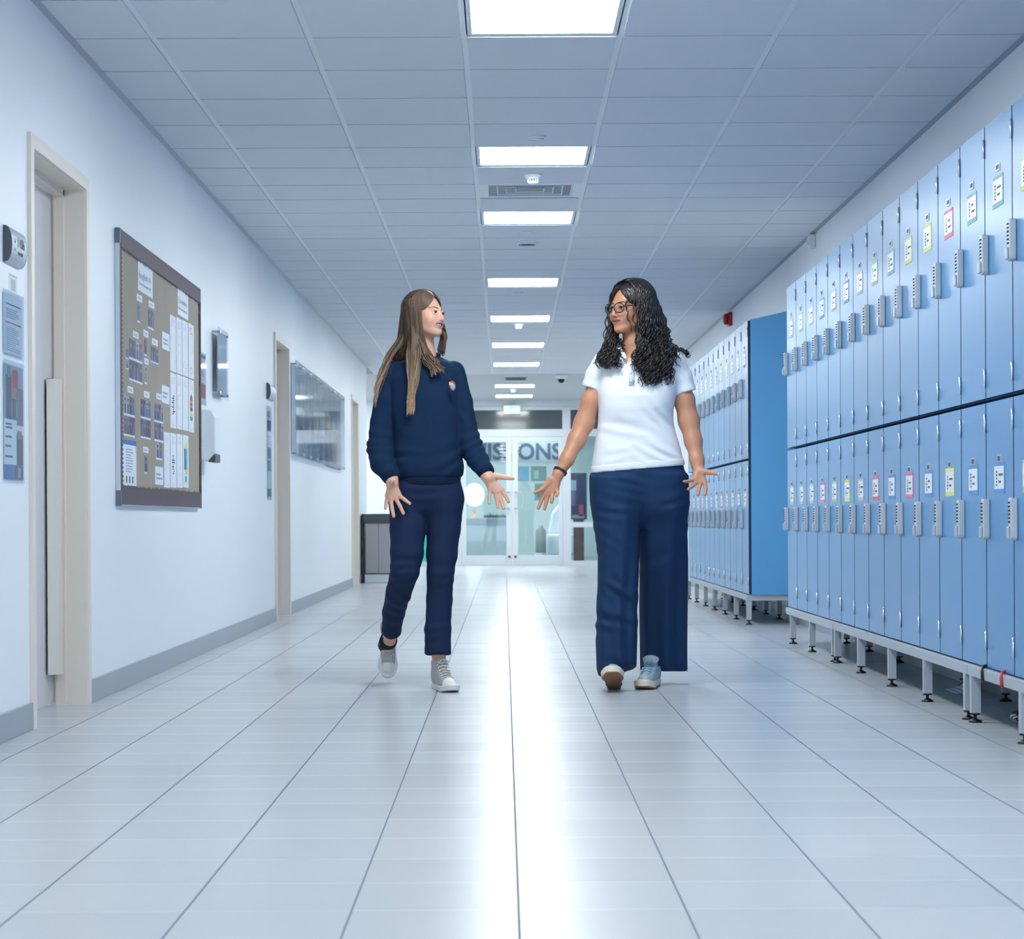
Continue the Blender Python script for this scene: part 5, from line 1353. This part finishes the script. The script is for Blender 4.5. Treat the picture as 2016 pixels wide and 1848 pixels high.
tr_pelvis = rowsA([(935, 784, 905, .092), (960, 770, 909, .100), (985, 768, 910, .092), (1005, 776, 902, .07), (1020, 790, 888, .03)])
tA1 = [(A(804, 985), .078), (A(803, 1040, -.02), .0765), (A(801, 1090, -.04), .070), (A(797, 1124, -.05), .061), (A(785, 1165, .05), .055), (A(775, 1205, .18), .049), (A(771, 1240, .29), .042), (A(769, 1252, .33), .040)]
tA2 = [(A(874, 985), .080), (A(873, 1040), .073), (A(870, 1090, -.01), .066), (A(867, 1130, -.015), .058), (A(865, 1180), .055), (A(862, 1240, 0), .056), (A(862, 1300, 0), .058)]
def trouA(p):
    a = chain(p, tA1, .012); b = chain(p, tA2, .012)
    a += folds(p, A(800, 1125, -.09), (.2, 0, 1), .05, .005, .09) + folds(p, A(780, 1190, .05), (.5, 0, 1), .045, .004, .09, 1) + folds(p, A(790, 1020, -.08), (.8, 0, 1), .06, .003, .1)
    b += folds(p, A(865, 1135, -.05), (-.3, 0, 1), .05, .005, .08, 2) + folds(p, A(862, 1250, -.04), (.2, 0, 1), .055, .003, .09) + folds(p, A(880, 1010, -.08), (-.8, 0, 1), .06, .003, .1)
    a = np.maximum(a, plane(p, A(771, 1243, .30), np.array(A(769, 1252, .33)) - np.array(A(775, 1205, .18))))
    b = np.maximum(b, plane(p, A(862, 1289), (.0, -.15, -1)))
    d = smin(smin(a, b, .006), stack(p, tr_pelvis), .03)
    d += folds(p, A(838, 975, -.1), (.2, 0, 1), .05, .003, .08)
    return d
trz = sdf_object('trousers', [(trouA, (x0 - .25, YA_ - .2, .10), (x0 + .25, YA_ + .5, .94), .0055)], [M['trouA']], pA, None, 2)
# shoes, sock
# rear foot: toe on the floor, heel high
toe = A(765, 1341, .42)
mx = Matrix.Translation(Vector((float(toe[0]), float(toe[1]), .012))) @ Matrix.Rotation(math.radians(4), 4, 'Z') @ Matrix.Rotation(math.radians(66), 4, 'X') @ Matrix.Rotation(math.radians(0), 4, 'Z') @ Matrix.Translation((0, .185, 0)) @ Matrix.Scale(.93, 4)
shoe(pA, mx, 'canvas', 'rear shoe with its heel lifted', 1)
heel = A(863, 1341, .03); heel[2] = 0
shoe(pA, shoe_matrix(Vector(heel), 17, 0, 0, .93), 'canvas', 'front shoe flat on the floor', -1)
sk = MB(); s0, s1 = np.array(A(772, 1246, .33)), np.array(A(764, 1262, .40))
sk.tube([s0 * .2 + s1 * .8, s1, s1 * 1.6 - s0 * .6], [.0395, .040, .036], 20); sk.build('sock', [M['sock']], pA)

# ---- long straight hair
def hairline(hd, n, side, yr, el, ctrl, jit):
    pass
def slice_pts(hd, x_sign, yl, els, r=(.0835, .106, .094), c=(0, .016, .034)):
    """points on the hair cap in the plane y=yl (head frame), going down one side by elevation angle"""
    yy = np.clip((yl - c[1]) / r[1], -.97, .97); k = np.sqrt(1 - yy ** 2)
    return [hd.wld(np.stack([x_sign * r[0] * k * np.cos(np.radians(e)) + c[0] * np.ones_like(yl), yl, c[2] + r[2] * k * np.sin(np.radians(e))], -1)) for e in els]
def capA(p):
    q = HA.loc(p)
    d = ell(q, (0, .018, .034), (.0785, .1005, .089))
    cut = q[:, 1] * -1 - .024 - .40 * np.clip(q[:, 2], 0, .088)
    return smax(d * HA.s, np.maximum(cut, -q[:, 2] - .035) * HA.s, .006)
lo_, hi_ = lim(HA.c, .14)
hairA = sdf_object('hair', [(capA, lo_, hi_, .004)], [M['scalpA']], pA, None, 2)
n = 560; u = np.sort(rng.random(n) ** 1.15); j = lambda s: rng.normal(0, s, n)
yl = .095 - .130 * u
cp = slice_pts(HA, -1, yl, (88, 62, 30, 2), r=(.0825, .104, .0925))
def G(px, py, d): return np.stack([np.asarray(A(a, b, c)) for a, b, c in zip(px, py, d)])
lay = rng.random(n)
p660 = G(784 + 50 * u + j(1.2), 662 + j(2), .055 - .150 * np.sin(u * 1.57) + .03 * lay)
# 0 behind the shoulder, 1 wisps over the shoulder, 2 the long lock, 3 short locks towards the chest
grp = np.select([u < .26, u < .44, u < .80], [0, 4, 2], 3)
hid = (grp == 0) & (rng.random(n) < .72); grp[hid] = 4
v = np.select([grp == 0, grp == 4, grp == 1, grp == 2], [u / .26, u / .44, u, (u - .44) / .36], (u - .80) / .20)
spread = rng.random(n); clump = rng.integers(0, 4, n)
sel = lambda *a: np.select([grp == 0, grp == 4, grp == 1, grp == 2], a[:4], a[4])
x700 = sel(764 + 10 * v, 772 + 26 * v, 782 + 18 * v, 802 + 26 * v, 830 + 18 * v) + j(1.6)
y700 = 700 + j(3)
d700 = sel(-.02 - .03 * v, .04 + 0 * v, -.07 - .03 * v, -.112 + 0 * v, -.105 + 0 * v) + .012 * lay
x3 = sel(746 + 10 * v, 776 + 24 * v, 772 + 26 * v, 804 + 17 * v, 842 + 24 * v) + j(1.8)
y3 = sel(738 + 0 * v, 706 + 0 * v, 738 + 0 * v, 752 + 0 * v, 714 + 0 * v) + j(4)
d3 = sel(-.055 + 0 * v, .06 + 0 * v, -.10 + 0 * v, -.126 + 0 * v, -.118 + 0 * v) + .006 * lay
x4 = sel(735 + 5 * v, 774 + 14 * v, 760 + 34 * spread, 801 + 4.5 * clump + .5 * v, 850 + 8 * clump) + j(.9)
y4 = sel(762 + 40 * spread, 708 + 0 * v, 745 + 20 * spread, 782 + 36 * spread ** .7, 738 - 3.5 * clump + 3 * spread) + j(2)
d4 = sel(-.062 + 0 * v, .06 + 0 * v, -.115 + 0 * v, -.134 + 0 * v, -.126 + 0 * v)
ctrl = np.stack(cp + [p660, G(x700, y700, d700), G(x3, y3, d3), G(x4, y4, d4)], 1)
nearA = catmull(ctrl, 38)
def sweep(hd, k, sx_, tail, c=(0, .016, .034), dz=0):
    """strands that start at the parting above the forehead and follow the hairline back"""
    t = rng.random(k); C_ = np.array((0, .016, .034))
    R_ = np.array((.0800, .1005, .0900))[None] * (1 + .035 * t + dz)[:, None]
    def unit(v): return v / np.linalg.norm(v, axis=1, keepdims=True)
    d0 = unit((np.stack([.002 * sx_ + 0 * t, -.0600 + .052 * t, .086 + .026 * t], -1) - C_) / R_)
    d1 = unit((np.stack([sx_ * .077 + 0 * t, -.018 + .046 * t, -.020 + 0 * t], -1) - C_) / R_)
    th = np.arccos(np.clip((d0 * d1).sum(1), -1, 1))[:, None]
    pts = []
    for f in (0, .2, .42, .66, 1.0):
        d = (np.sin((1 - f) * th) * d0 + np.sin(f * th) * d1) / np.sin(th); d[:, 1] -= .03 * math.sin(math.pi * f) * (1 - t); d = unit(d)
        pts.append(C_ + d * R_)
    return np.concatenate([np.stack([hd.wld(q) for q in pts], 1), tail(t)], 1)
def tailA(t):
    k = len(t); c = rng.integers(0, 3, k); lg = t > .35
    return np.stack([G(831 - 20 * t, 664 + 0 * t, -.09 + 0 * t), G(np.where(lg, 822 - 14 * t, 837 + 4 * c), 700 + 0 * t, -.112 + 0 * t),
        G(np.where(lg, 819 - 10 * t, 850 + 7 * c), np.where(lg, 745, 718), -.126 + 0 * t), G(np.where(lg, 806 + 5 * c, 858 + 9 * c) + rng.normal(0, .8, k), np.where(lg, 790 + 18 * rng.random(k), 738 - 7 * c), -.132 + 0 * t)], 1)
swA = catmull(sweep(HA, 230, -1, tailA), 38)
n2 = 90; u2 = rng.random(n2); yl2 = .09 - .13 * u2
cp2 = slice_pts(HA, 1, yl2, (88, 60, 25, 0), r=(.085, .107, .095))
j2 = lambda s: rng.normal(0, s, n2)
g660 = G(866 + 12 * rng.random(n2) + 0 * u2, 655 + j2(4), .055 + .03 * u2); g690 = G(862 + 14 * rng.random(n2), 684 + j2(5), .03 + .03 * u2); g706 = G(862 + 12 * rng.random(n2), 694 + j2(4), .02 + .02 * u2)
farA = catmull(np.stack(cp2 + [g660, g690, g706], 1), 38)
swA2 = catmull(sweep(HA, 90, 1, lambda t: np.stack([G(872 + 6 * t, 655 + 0 * t, .03 + 0 * t), G(874 + 4 * t, 675 + 0 * t, .03 + 0 * t), G(872 + 4 * t, 690 + 4 * t, .03 + 0 * t)], 1)), 38)
allA = np.concatenate([nearA, swA, farA, swA2])
mi = np.concatenate([rng.choice([0, 1, 2], n + 230, p=[.58, .30, .12]), rng.choice([0, 1], n2 + 90, p=[.3, .7])])
st = strands('hair_strands', allA, .0031, .0004, [M['hairA1'], M['hairA2'], M['hairA3']], hairA, mi)

# ================================================================== girl in the white polo shirt
YB_ = 8.95
def B_(px, py, d=0.0): return P(px, py, YB_ + d)
pB = thing('person', 'girl with long curly black hair and glasses in white polo and wide navy trousers', 'person', (B_(1258, 1022)[0], YB_, 0))
def rowsB(rows, dc=0.0):
    out = []
    for r in rows:
        y, xl, xr, dep = r[:4]; dy = r[4] if len(r) > 4 else dc
        a, b = B_(xl, y, dy), B_(xr, y, dy); out.append((a[2], (a[0] + b[0]) / 2, YB_ + dy, (b[0] - a[0]) / 2, dep))
    return out
HB = Head(B_(1241, 608), -48, 2, 0, .97)
neckB = [(HB.wld((0, .02, -.05)), .050), (B_(1250, 678, .01), .052), (B_(1252, 705, .02), .075)]
armBr = [(B_(1182, 732), .033), (B_(1163, 790), .0395), (B_(1150, 832), .0415), (B_(1135, 866, -.03), .0365), (B_(1116, 904, -.07), .029), (B_(1100, 932, -.09), .0235)]
armBl = [(B_(1332, 745), .040), (B_(1347, 787), .0425), (B_(1356, 828), .043), (B_(1365, 868, -.02), .036), (B_(1372, 905, -.05), .028), (B_(1374, 920, -.06), .0245)]
def z4(x, y, d=-.10): return B_(1040 + x / 5.169, 880 + y / 5.169, d)
def handBr(p):
    kn = [z4(165, 470), z4(205, 475), z4(248, 460), z4(290, 425)]
    return hand_sdf(p, None, (z4(300, 285, -.09), kn), [([z4(160, 478), z4(128, 555, -.105), z4(103, 622, -.11)], .0084), ([z4(203, 482), z4(182, 560, -.105), z4(165, 628, -.11)], .0086),
        ([z4(248, 465), z4(243, 520, -.12), z4(238, 560, -.125)], .0082), ([z4(290, 430), z4(298, 470, -.12), z4(288, 495, -.125)], .0078)], (z4(225, 330, -.10), z4(140, 430, -.11), z4(72, 462, -.115)))
def handBl(p):
    kn = [z4(1795, 345), z4(1755, 358), z4(1718, 350), z4(1688, 325)]
    return hand_sdf(p, None, (z4(1728, 200, -.065), kn), [([z4(1798, 350, -.10), z4(1806, 425, -.12), z4(1797, 485, -.14)], .0080), ([z4(1755, 362, -.10), z4(1737, 430, -.12), z4(1727, 483, -.14)], .0082),
        ([z4(1715, 352, -.10), z4(1675, 395, -.12), z4(1628, 428, -.14)], .0078), ([z4(1688, 330, -.10), z4(1640, 345, -.12), z4(1586, 350, -.14)], .0074)], (z4(1765, 240, -.085), z4(1850, 258, -.11), z4(1915, 272, -.13)), pr=.012)
legBr = [(B_(1213, 985), .062), (B_(1212, 1150, -.03), .050), (B_(1211, 1320, -.02), .040), (B_(1211, 1335, -.02), .038)]
legBl = [(B_(1303, 985, .02), .062), (B_(1300, 1150, .12), .048), (B_(1286, 1310, .20), .030), (B_(1284, 1325, .20), .029)]
torsoB = rowsB([(706, 1210, 1295, .05), (725, 1190, 1315, .07), (800, 1192, 1318, .09), (870, 1195, 1318, .085), (940, 1190, 1325, .085), (985, 1192, 1325, .07)])
def bodyB(p):
    d = stack(p, torsoB); d = smin(d, chain(p, neckB), .02)
    for c in (armBr[:2], armBl[:2], legBr, legBl): d = smin(d, chain(p, c), .02)
    return d
def headB(p): return smin(HB.sdf(p, .6, .0016), chain(p, neckB), .02)
def armf(arm, hand):
    return lambda p: smin(hand(p), chain(p, arm, .02), .014)
hb = lim(HB.c, .18); hb[0][2] = B_(1250, 724)[2]
x1 = pB.location[0]
bB = sdf_object('body', [(bodyB, (x1 - .45, YB_ - .3, .08), (x1 + .45, YB_ + .42, 1.47), .008), (headB, hb[0], hb[1], .002),
    (armf(armBr, handBr), B_(1040, 1012) - np.array((0, .25, 0)), B_(1225, 715) + np.array((0, .12, 0)), .0024), (armf(armBl, handBl), B_(1310, 985) - np.array((0, .28, 0)), B_(1420, 715) + np.array((0, .12, 0)), .0024)],
    [M['skinB'], M['lipB'], M['browB'], M['mouth']], pB, lambda c: HB.kind(c, .6, .0016), 2)
HB.eyes(pB, M['irisB'], -8); HB.brows(pB, M['browB'], headB)
teeth(HB, pB, .6, .0016)
# hair tie on the wrist, twice round
bd = MB(); wc, wn = np.array(B_(1103, 927, -.085)), np.array(B_(1100, 932, -.09)) - np.array(B_(1116, 904, -.07)); wn /= np.linalg.norm(wn)
e1 = np.cross(wn, (0, 1, 0)); e1 /= np.linalg.norm(e1); e2 = np.cross(wn, e1)
for o_, tl in ((-.004, .002), (.004, -.002)):
    bd.tube([wc + wn * (o_ + tl * math.sin(a)) + (e1 * math.cos(a) + e2 * math.sin(a)) * .0275 for a in np.linspace(0, 2 * math.pi, 29)[:-1]], .0034, 8, 0, True)
bd.build('hair_tie', [M['black']], pB)

# polo shirt
pw = rowsB([(684, 1222, 1282, .060, .012), (690, 1204, 1300, .075, .01), (697, 1188, 1322, .088, .005), (708, 1174, 1340, .096), (725, 1172, 1344, .104), (750, 1174, 1340, .116, -.008), (780, 1176, 1330, .124, -.014), (805, 1178, 1326, .122, -.012), (835, 1177, 1326, .116), (862, 1173, 1333, .116), (888, 1169, 1341, .120), (910, 1165, 1346, .120), (936, 1164, 1349, .120)])
pR = [(B_(1192, 716), .056), (B_(1174, 738), .046), (B_(1165, 760), .041), (B_(1161, 772), .040)]
pL = [(B_(1322, 716), .058), (B_(1340, 745), .052), (B_(1347, 772), .050), (B_(1350, 786), .050)]
def neckhole(p):
    # collar opening: round at the back, a V with an open placket in front
    d = rc(p, B_(1251, 650, .0), B_(1251, 690, .0), .055, .053)
    v0, v1 = np.array(B_(1240, 672, -.10)), np.array(B_(1239, 716, -.13))
    dd = np.abs(p[:, 0] - np.interp(p[:, 2], [v1[2], v0[2]], [v1[0], v0[0]])) - np.interp(p[:, 2], [v1[2], v0[2]], [.001, .052])
    v = np.maximum(np.maximum(dd, p[:, 1] - (YB_ + .0)), v1[2] - p[:, 2])
    return np.minimum(d, v)
hemn = np.array(B_(1347, 908)) - np.array(B_(1166, 924)); hemn = np.array((hemn[2], 0, -hemn[0]))
def polo(p):
    d = stack(p, pw)
    a = chain(p, pR, .008); b = chain(p, pL, .008)
    a = np.maximum(a, plane(p, B_(1163, 764), (-.30, 0, -1))); b = np.maximum(b, plane(p, B_(1347, 773), (-.20 * -1.3, 0, -1)))
    d = smin(smin(d, a, .018), b, .018)
    d += folds(p, B_(1255, 850, -.12), (.75, 0, 1), .085, .0045, .13) + folds(p, B_(1300, 880, -.12), (.7, 0, 1), .06, .0055, .10, 1) + folds(p, B_(1190, 895, -.12), (-.3, 0, 1), .05, .005, .08, 2)
    d += folds(p, B_(1340, 745, -.05), (1, 0, .4), .05, .0035, .07) + folds(p, B_(1172, 745, -.04), (1, 0, -.3), .05, .003, .06) + folds(p, B_(1310, 815, -.1), (1, 0, .9), .055, .0045, .08, 1)
    # hem stands a touch proud, with a lower edge that rises to the right
    d = np.maximum(d, plane(p, B_(1240, 925), hemn))
    curve = B_(1240, 925)[2]
    return smax(d, -neckhole(p), .003)
shirt = sdf_object('polo_shirt', [(polo, (x1 - .31, YB_ - .22, .88), (x1 + .31, YB_ + .17, 1.50), .0048)], [M['polo']], pB, None, 2)
def hemband(p):
    d = stack(p, pw) - .0025
    pl_ = plane(p, B_(1240, 925), hemn)
    d = np.maximum(d, np.maximum(pl_ - .001, -(pl_ + .030)))
    return d
sdf_object('hem', [(hemband, (x1 - .28, YB_ - .2, .89), (x1 + .28, YB_ + .2, 1.03), .0052)], [M['polo']], shirt, None, 2)
# collar leaves and placket
def cloth_strip(mb, left, right, mi=0):
    b = len(mb.v); vs = list(left) + list(right); n_ = len(left)
    mb.add(vs, [(i, i + 1, n_ + i + 1, n_ + i) for i in range(n_ - 1)], mi, True)
for side in (-1, 1):
    c = MB()
    if side < 0:
        inner = [B_(1272, 672, .065), B_(1240, 668, .060), B_(1218, 669, .02), B_(1219, 676, -.045), B_(1228, 692, -.088), B_(1236, 706, -.112)]
        outer = [B_(1272, 690, .085), B_(1236, 688, .082), B_(1208, 686, .02), B_(1208, 694, -.055), B_(1213, 705, -.096), B_(1222, 716, -.118)]
    else:
        inner = [B_(1250, 671, .065), B_(1275, 671, .050), B_(1287, 674, .0), B_(1280, 682, -.055), B_(1262, 698, -.092), B_(1246, 714, -.116)]
        outer = [B_(1250, 690, .085), B_(1286, 690, .075), B_(1303, 692, .0), B_(1298, 702, -.065), B_(1284, 714, -.100), B_(1266, 726, -.122)]
    mid = [(np.array(a) + np.array(b)) / 2 + np.array((0, -.006, .006)) for a, b in zip(inner, outer)]
    cloth_strip(c, inner, mid); cloth_strip(c, mid, outer)
    o = c.build('collar', [M['polo']], shirt)
    ss = o.modifiers.new('sub', 'SUBSURF'); ss.levels = 2; ss.render_levels = 2
    so = o.modifiers.new('s', 'SOLIDIFY'); so.thickness = .003
pk = MB()
cloth_strip(pk, [B_(1235, 712, -.118), B_(1237, 735, -.130), B_(1238, 756, -.136)], [B_(1246, 712, -.119), B_(1248, 735, -.131), B_(1249, 756, -.137)])
o = pk.build('placket', [M['polo']], shirt); o.modifiers.new('s', 'SOLIDIFY').thickness = .003
for q in ((1242, 733, -.134), (1243, 750, -.140)): MB().lathe([(.005, 0), (.005, -.0015), (.001, -.002)], B_(*q), 'y', 12).build('button', [M['white']], shirt)

# wide linen trousers
pelB = rowsB([(905, 1170, 1343, .112), (930, 1166, 1348, .116), (960, 1164, 1351, .116), (990, 1167, 1352, .100), (1015, 1180, 1340, .07), (1035, 1200, 1320, .03)])
wA = rowsB([(940, 1166, 1262, .10), (1000, 1168, 1262, .108), (1040, 1171, 1259, .108), (1100, 1175, 1258, .106), (1150, 1175, 1257, .108), (1200, 1173, 1257, .112), (1250, 1171, 1256, .116), (1290, 1171, 1254, .118), (1318, 1172, 1250, .116), (1338, 1178, 1248, .112)], -.035)
wB = rowsB([(940, 1254, 1350, .10, 0), (1000, 1254, 1352, .108, .0), (1040, 1257, 1352, .106, .04), (1100, 1256, 1352, .104, .085), (1150, 1256, 1352, .104, .13), (1200, 1257, 1352, .106, .175), (1250, 1258, 1351, .108, .215), (1290, 1258, 1350, .110, .245), (1330, 1258, 1350, .110, .265)])
def trouB(p):
    a = stack(p, wA, 2.0); b = stack(p, wB, 2.0)
    # hanging pleats running down the legs, and diagonal drag folds on the striding leg
    zt = np.clip((1.0 - p[:, 2]) / .8, 0, 1)
    a += .0065 * zt * np.sin((p[:, 0] - x1) * 95 + 1.5 * np.sin(p[:, 2] * 6)) + folds(p, B_(1210, 1230, -.13), (.8, 0, 1), .085, .008, .20) + folds(p, B_(1205, 1130, -.13), (.7, 0, 1), .055, .005, .13, 2)
    b += .011 * zt * np.sin((p[:, 0] - x1) * 74 + .8 + 1.2 * np.sin(p[:, 2] * 5)) + folds(p, B_(1300, 1100, -.08), (.2, 0, 1), .12, .003, .2)
    a = np.maximum(a, plane(p, B_(1210, 1322, -.03), (.22, -.25, -1)))
    b = np.maximum(b, plane(p, B_(1300, 1319, .2), (-.03, -.1, -1)))
    d = smin(np.minimum(a, b), stack(p, pelB), .04)
    d += folds(p, B_(1250, 960, -.12), (.5, 0, 1), .05, .0035, .10) + folds(p, B_(1200, 1000, -.12), (.3, 0, 1), .06, .003, .12, 1) + folds(p, B_(1320, 980, -.12), (-.2, 0, 1), .07, .003, .12, 1)
    return d
sdf_object('trousers', [(trouB, (x1 - .26, YB_ - .22, .03), (x1 + .26, YB_ + .42, .99), .0055)], [M['trouB']], pB, None, 2)
h1 = B_(1208, 1346, .03); 
shoe(pB, shoe_matrix(Vector((float(h1[0]), YB_ + .0, .004)), -4, 17, 0, 1.0), 'skate', 'front shoe striding with toe lifted and brown sole showing', 1)
h2 = B_(1286, 1340, .19)
shoe(pB, shoe_matrix(Vector((float(h2[0]), YB_ + .185, 0)), -16, 0, 0, 1.0), 'skate', 'rear shoe flat on the floor with blue laces', -1)

# ---- curly black hair
def capB(p):
    q = HB.loc(p)
    d = ell(q, (0, .020, .040), (.086, .104, .092)) + .002 * np.sin(q[:, 0] * 190) * np.sin(q[:, 2] * 170)
    cut = q[:, 1] * -1 - .022 - .38 * np.clip(q[:, 2], 0, .088)
    return smax(d * HB.s, np.maximum(cut, -q[:, 2] - .05) * HB.s, .006)
lo_, hi_ = lim(HB.c, .15)
hairB = sdf_object('hair', [(capB, lo_, hi_, .004)], [M['scalpB']], pB, None, 2)
def GB(px, py, d): return np.stack([np.asarray(B_(a, b, c)) for a, b, c in zip(px, py, d)])
n = 260; u = rng.random(n); lay = rng.random(n); j = lambda s: rng.normal(0, s, n)
yl = .100 - .138 * u
rr3 = (.092, .110, .098)
cp = slice_pts(HB, 1, yl, (84, 60, 32, 5), r=rr3, c=(0, .02, .040))
def front(px): return -.132 + .00105 * np.maximum(0, px - 1280)
g1 = GB(1312 - 54 * u + j(2.5), 650 + j(4), .07 - .17 * u + .05 * (lay - .5)); x2_ = 1322 - 62 * u + j(3); g2 = GB(x2_, 690 + j(4), np.minimum(front(x2_) + .035, -.045) - .02 * lay)
x3_ = 1330 - 78 * u + 8 * (lay - .5) + j(3); ye = 732 + 30 * rng.random(n) - 34 * (u < .12) - 24 * (u > .86)
g3 = GB(x3_, ye - 18, front(x3_) - .012 * lay); g4 = GB(x3_ + j(2) - 2 * u, ye, front(x3_) - .012 * lay)
c1 = catmull(np.stack(cp + [g1, g2, g3, g4], 1), 64)
n2 = 115; u2 = rng.random(n2); lay2 = rng.random(n2); j2 = lambda s: rng.normal(0, s, n2)
yl2 = .09 - .125 * u2
cp2 = slice_pts(HB, -1, yl2, (84, 58, 28, 0), r=rr3, c=(0, .02, .040))
q1 = GB(1201 + 18 * (1 - u2) * lay2 + j2(1.5), 655 + j2(4), -.02 + .12 * (1 - u2)); q2 = GB(1190 + 34 * lay2 + j2(2), 684 + j2(4), -.06 + .06 * (1 - u2))
x5_ = 1180 + 36 * lay2 + j2(3)
q3 = GB(x5_, 704 + j2(4), -.095 - .0008 * (x5_ - 1180)); q4 = GB(x5_ - 2 + j2(2), 712 + 14 * rng.random(n2), -.108 - .0008 * (x5_ - 1180))
c2 = catmull(np.stack(cp2 + [q1, q2, q3, q4], 1), 64)
sB1 = catmull(sweep(HB, 120, 1, lambda t: np.stack([GB(1254 + 10 * t, 650 + 0 * t, -.09 + 0 * t), GB(1256 + 12 * t, 690 + 0 * t, -.11 + 0 * t), GB(1252 + 14 * t, 712 + 20 * t, -.14 + 0 * t)], 1), dz=.004), 64)
sB2 = catmull(sweep(HB, 90, -1, lambda t: np.stack([GB(1198 + 4 * t, 650 + 0 * t, .01 + 0 * t), GB(1194 + 6 * t, 675 + 0 * t, -.03 + 0 * t), GB(1190 + 10 * t, 700 + 8 * t, -.09 + 0 * t)], 1), dz=.004), 64)
# a few locks thrown behind the shoulder, and thin ones in front of the cheek
n3 = 14; u3 = rng.random(n3)
c3 = catmull(np.stack([GB(1310 + 4 * u3, 660 + 8 * u3, .06 + 0 * u3), GB(1325 + 6 * u3, 680 + 5 * u3, .07 + 0 * u3), GB(1342 + 5 * u3, 687 + 4 * u3, .05 + 0 * u3), GB(1352 + 5 * u3, 694 + 8 * u3, .02 + 0 * u3)], 1), 64)
c4 = catmull(np.array([[HB.wld((.006, -.050, .105)), B_(1236, 582, -.085), B_(1233, 600, -.098), B_(1236, 622, -.100), B_(1241, 640, -.098), B_(1246, 652, -.094)],
    [HB.wld((.016, -.040, .108)), B_(1246, 584, -.07), B_(1248, 610, -.10), B_(1247, 630, -.10), B_(1251, 650, -.10), B_(1252, 700, -.12)],
    [HB.wld((-.03, -.06, .11)), B_(1200, 590, .03), B_(1195, 620, .02), B_(1192, 642, .0), B_(1189, 665, -.02), B_(1187, 690, -.05)],
    [HB.wld((-.03, -.05, .11)), B_(1201, 590, .04), B_(1199, 620, .03), B_(1197, 642, .01), B_(1195, 665, -.01), B_(1193, 690, -.05)]]), 64)
def curl(C, r, wave, grow=1.6, seed=0):
    g = np.random.default_rng(seed); n_, m_, _ = C.shape
    seg = np.linalg.norm(np.diff(C, axis=1), axis=2); s = np.concatenate([np.zeros((n_, 1)), np.cumsum(seg, 1)], 1)
    T = np.gradient(C, axis=1); T /= np.linalg.norm(T, axis=2, keepdims=True) + 1e-9
    A_ = np.cross(T, np.array((.2, -1, .1))); A_ /= np.linalg.norm(A_, axis=2, keepdims=True) + 1e-9; B2 = np.cross(T, A_)
    ph = g.random((n_, 1)) * 6.28; wv = wave * (.8 + .5 * g.random((n_, 1)))
    t = s / s[:, -1:]; amp = r * (.35 + grow * t ** 1.5) * (.7 + .6 * g.random((n_, 1))) * np.clip(t * 6, 0, 1)
    th = 2 * math.pi * s / wv + ph
    return C + amp[..., None] * (np.cos(th)[..., None] * A_ + np.sin(th)[..., None] * B2)
def resample(C, m):
    t0 = np.linspace(0, 1, C.shape[1]); t1 = np.linspace(0, 1, m)
    return np.stack([np.stack([np.interp(t1, t0, C[i, :, k]) for k in range(3)], -1) for i in range(len(C))])
call = np.concatenate([curl(resample(c1, 130), .0060, .056, 1.35, 1), curl(resample(c2, 130), .0056, .050, 1.5, 2), curl(resample(sB1, 130), .0040, .044, 1.8, 5), curl(resample(sB2, 130), .0040, .044, 1.8, 6), curl(resample(c3, 130), .006, .03, 1.2, 3), curl(resample(c4, 130), .0042, .05, .7, 4)])
mi = rng.choice([0, 1], len(call), p=[.72, .28])
strands('hair_strands', call, .0030, .0012, [M['hairB1'], M['hairB2']], hairB, mi, 5)

# ---- glasses
gl = MB()
def rim(sgn, n_=28):
    pts = []
    for k in range(n_):
        a = 2 * math.pi * k / n_; ca, sa = math.cos(a), math.sin(a)
        x = .0240 * math.copysign(abs(ca) ** .85, ca); z = (.0205 if sa > 0 else .0215) * math.copysign(abs(sa) ** .85, sa)
        X_ = sgn * .033 + x
        pts.append(np.array((X_, -.1085 + 3.2 * X_ * X_, .000 + z)))
    return pts
for sgn in (-1, 1): gl.tube([HB.wld(q) for q in rim(sgn)], .0021, 8, 0, True)
gl.tube([HB.wld((x, -.1085 - .003 + 3.2 * x * x, .006 - 40 * x * x)) for x in np.linspace(-.011, .011, 6)], .0020, 8)
frame = gl.build('glasses', [M['black']], pB)
for sgn in (-1, 1):
    tmpl = MB(); tmpl.tube([HB.wld((sgn * .056, -.0975, .006)), HB.wld((sgn * .070, -.080, .008)), HB.wld((sgn * .0745, -.03, .008)), HB.wld((sgn * .078, .01, .006)), HB.wld((sgn * .076, .03, -.015))], .0020, 8)
    tmpl.build('temple', [M['black']], frame)
    lm = MB(); r_ = rim(sgn); c = np.mean(r_, axis=0)
    lm.add([HB.wld(q) for q in r_], [tuple(range(len(r_)))]); lm.build('lens', [M['lens'] if 'lens' in M else M.setdefault('lens', glass_mat('spectacle_lens', (238, 244, 250), .04))], frame)
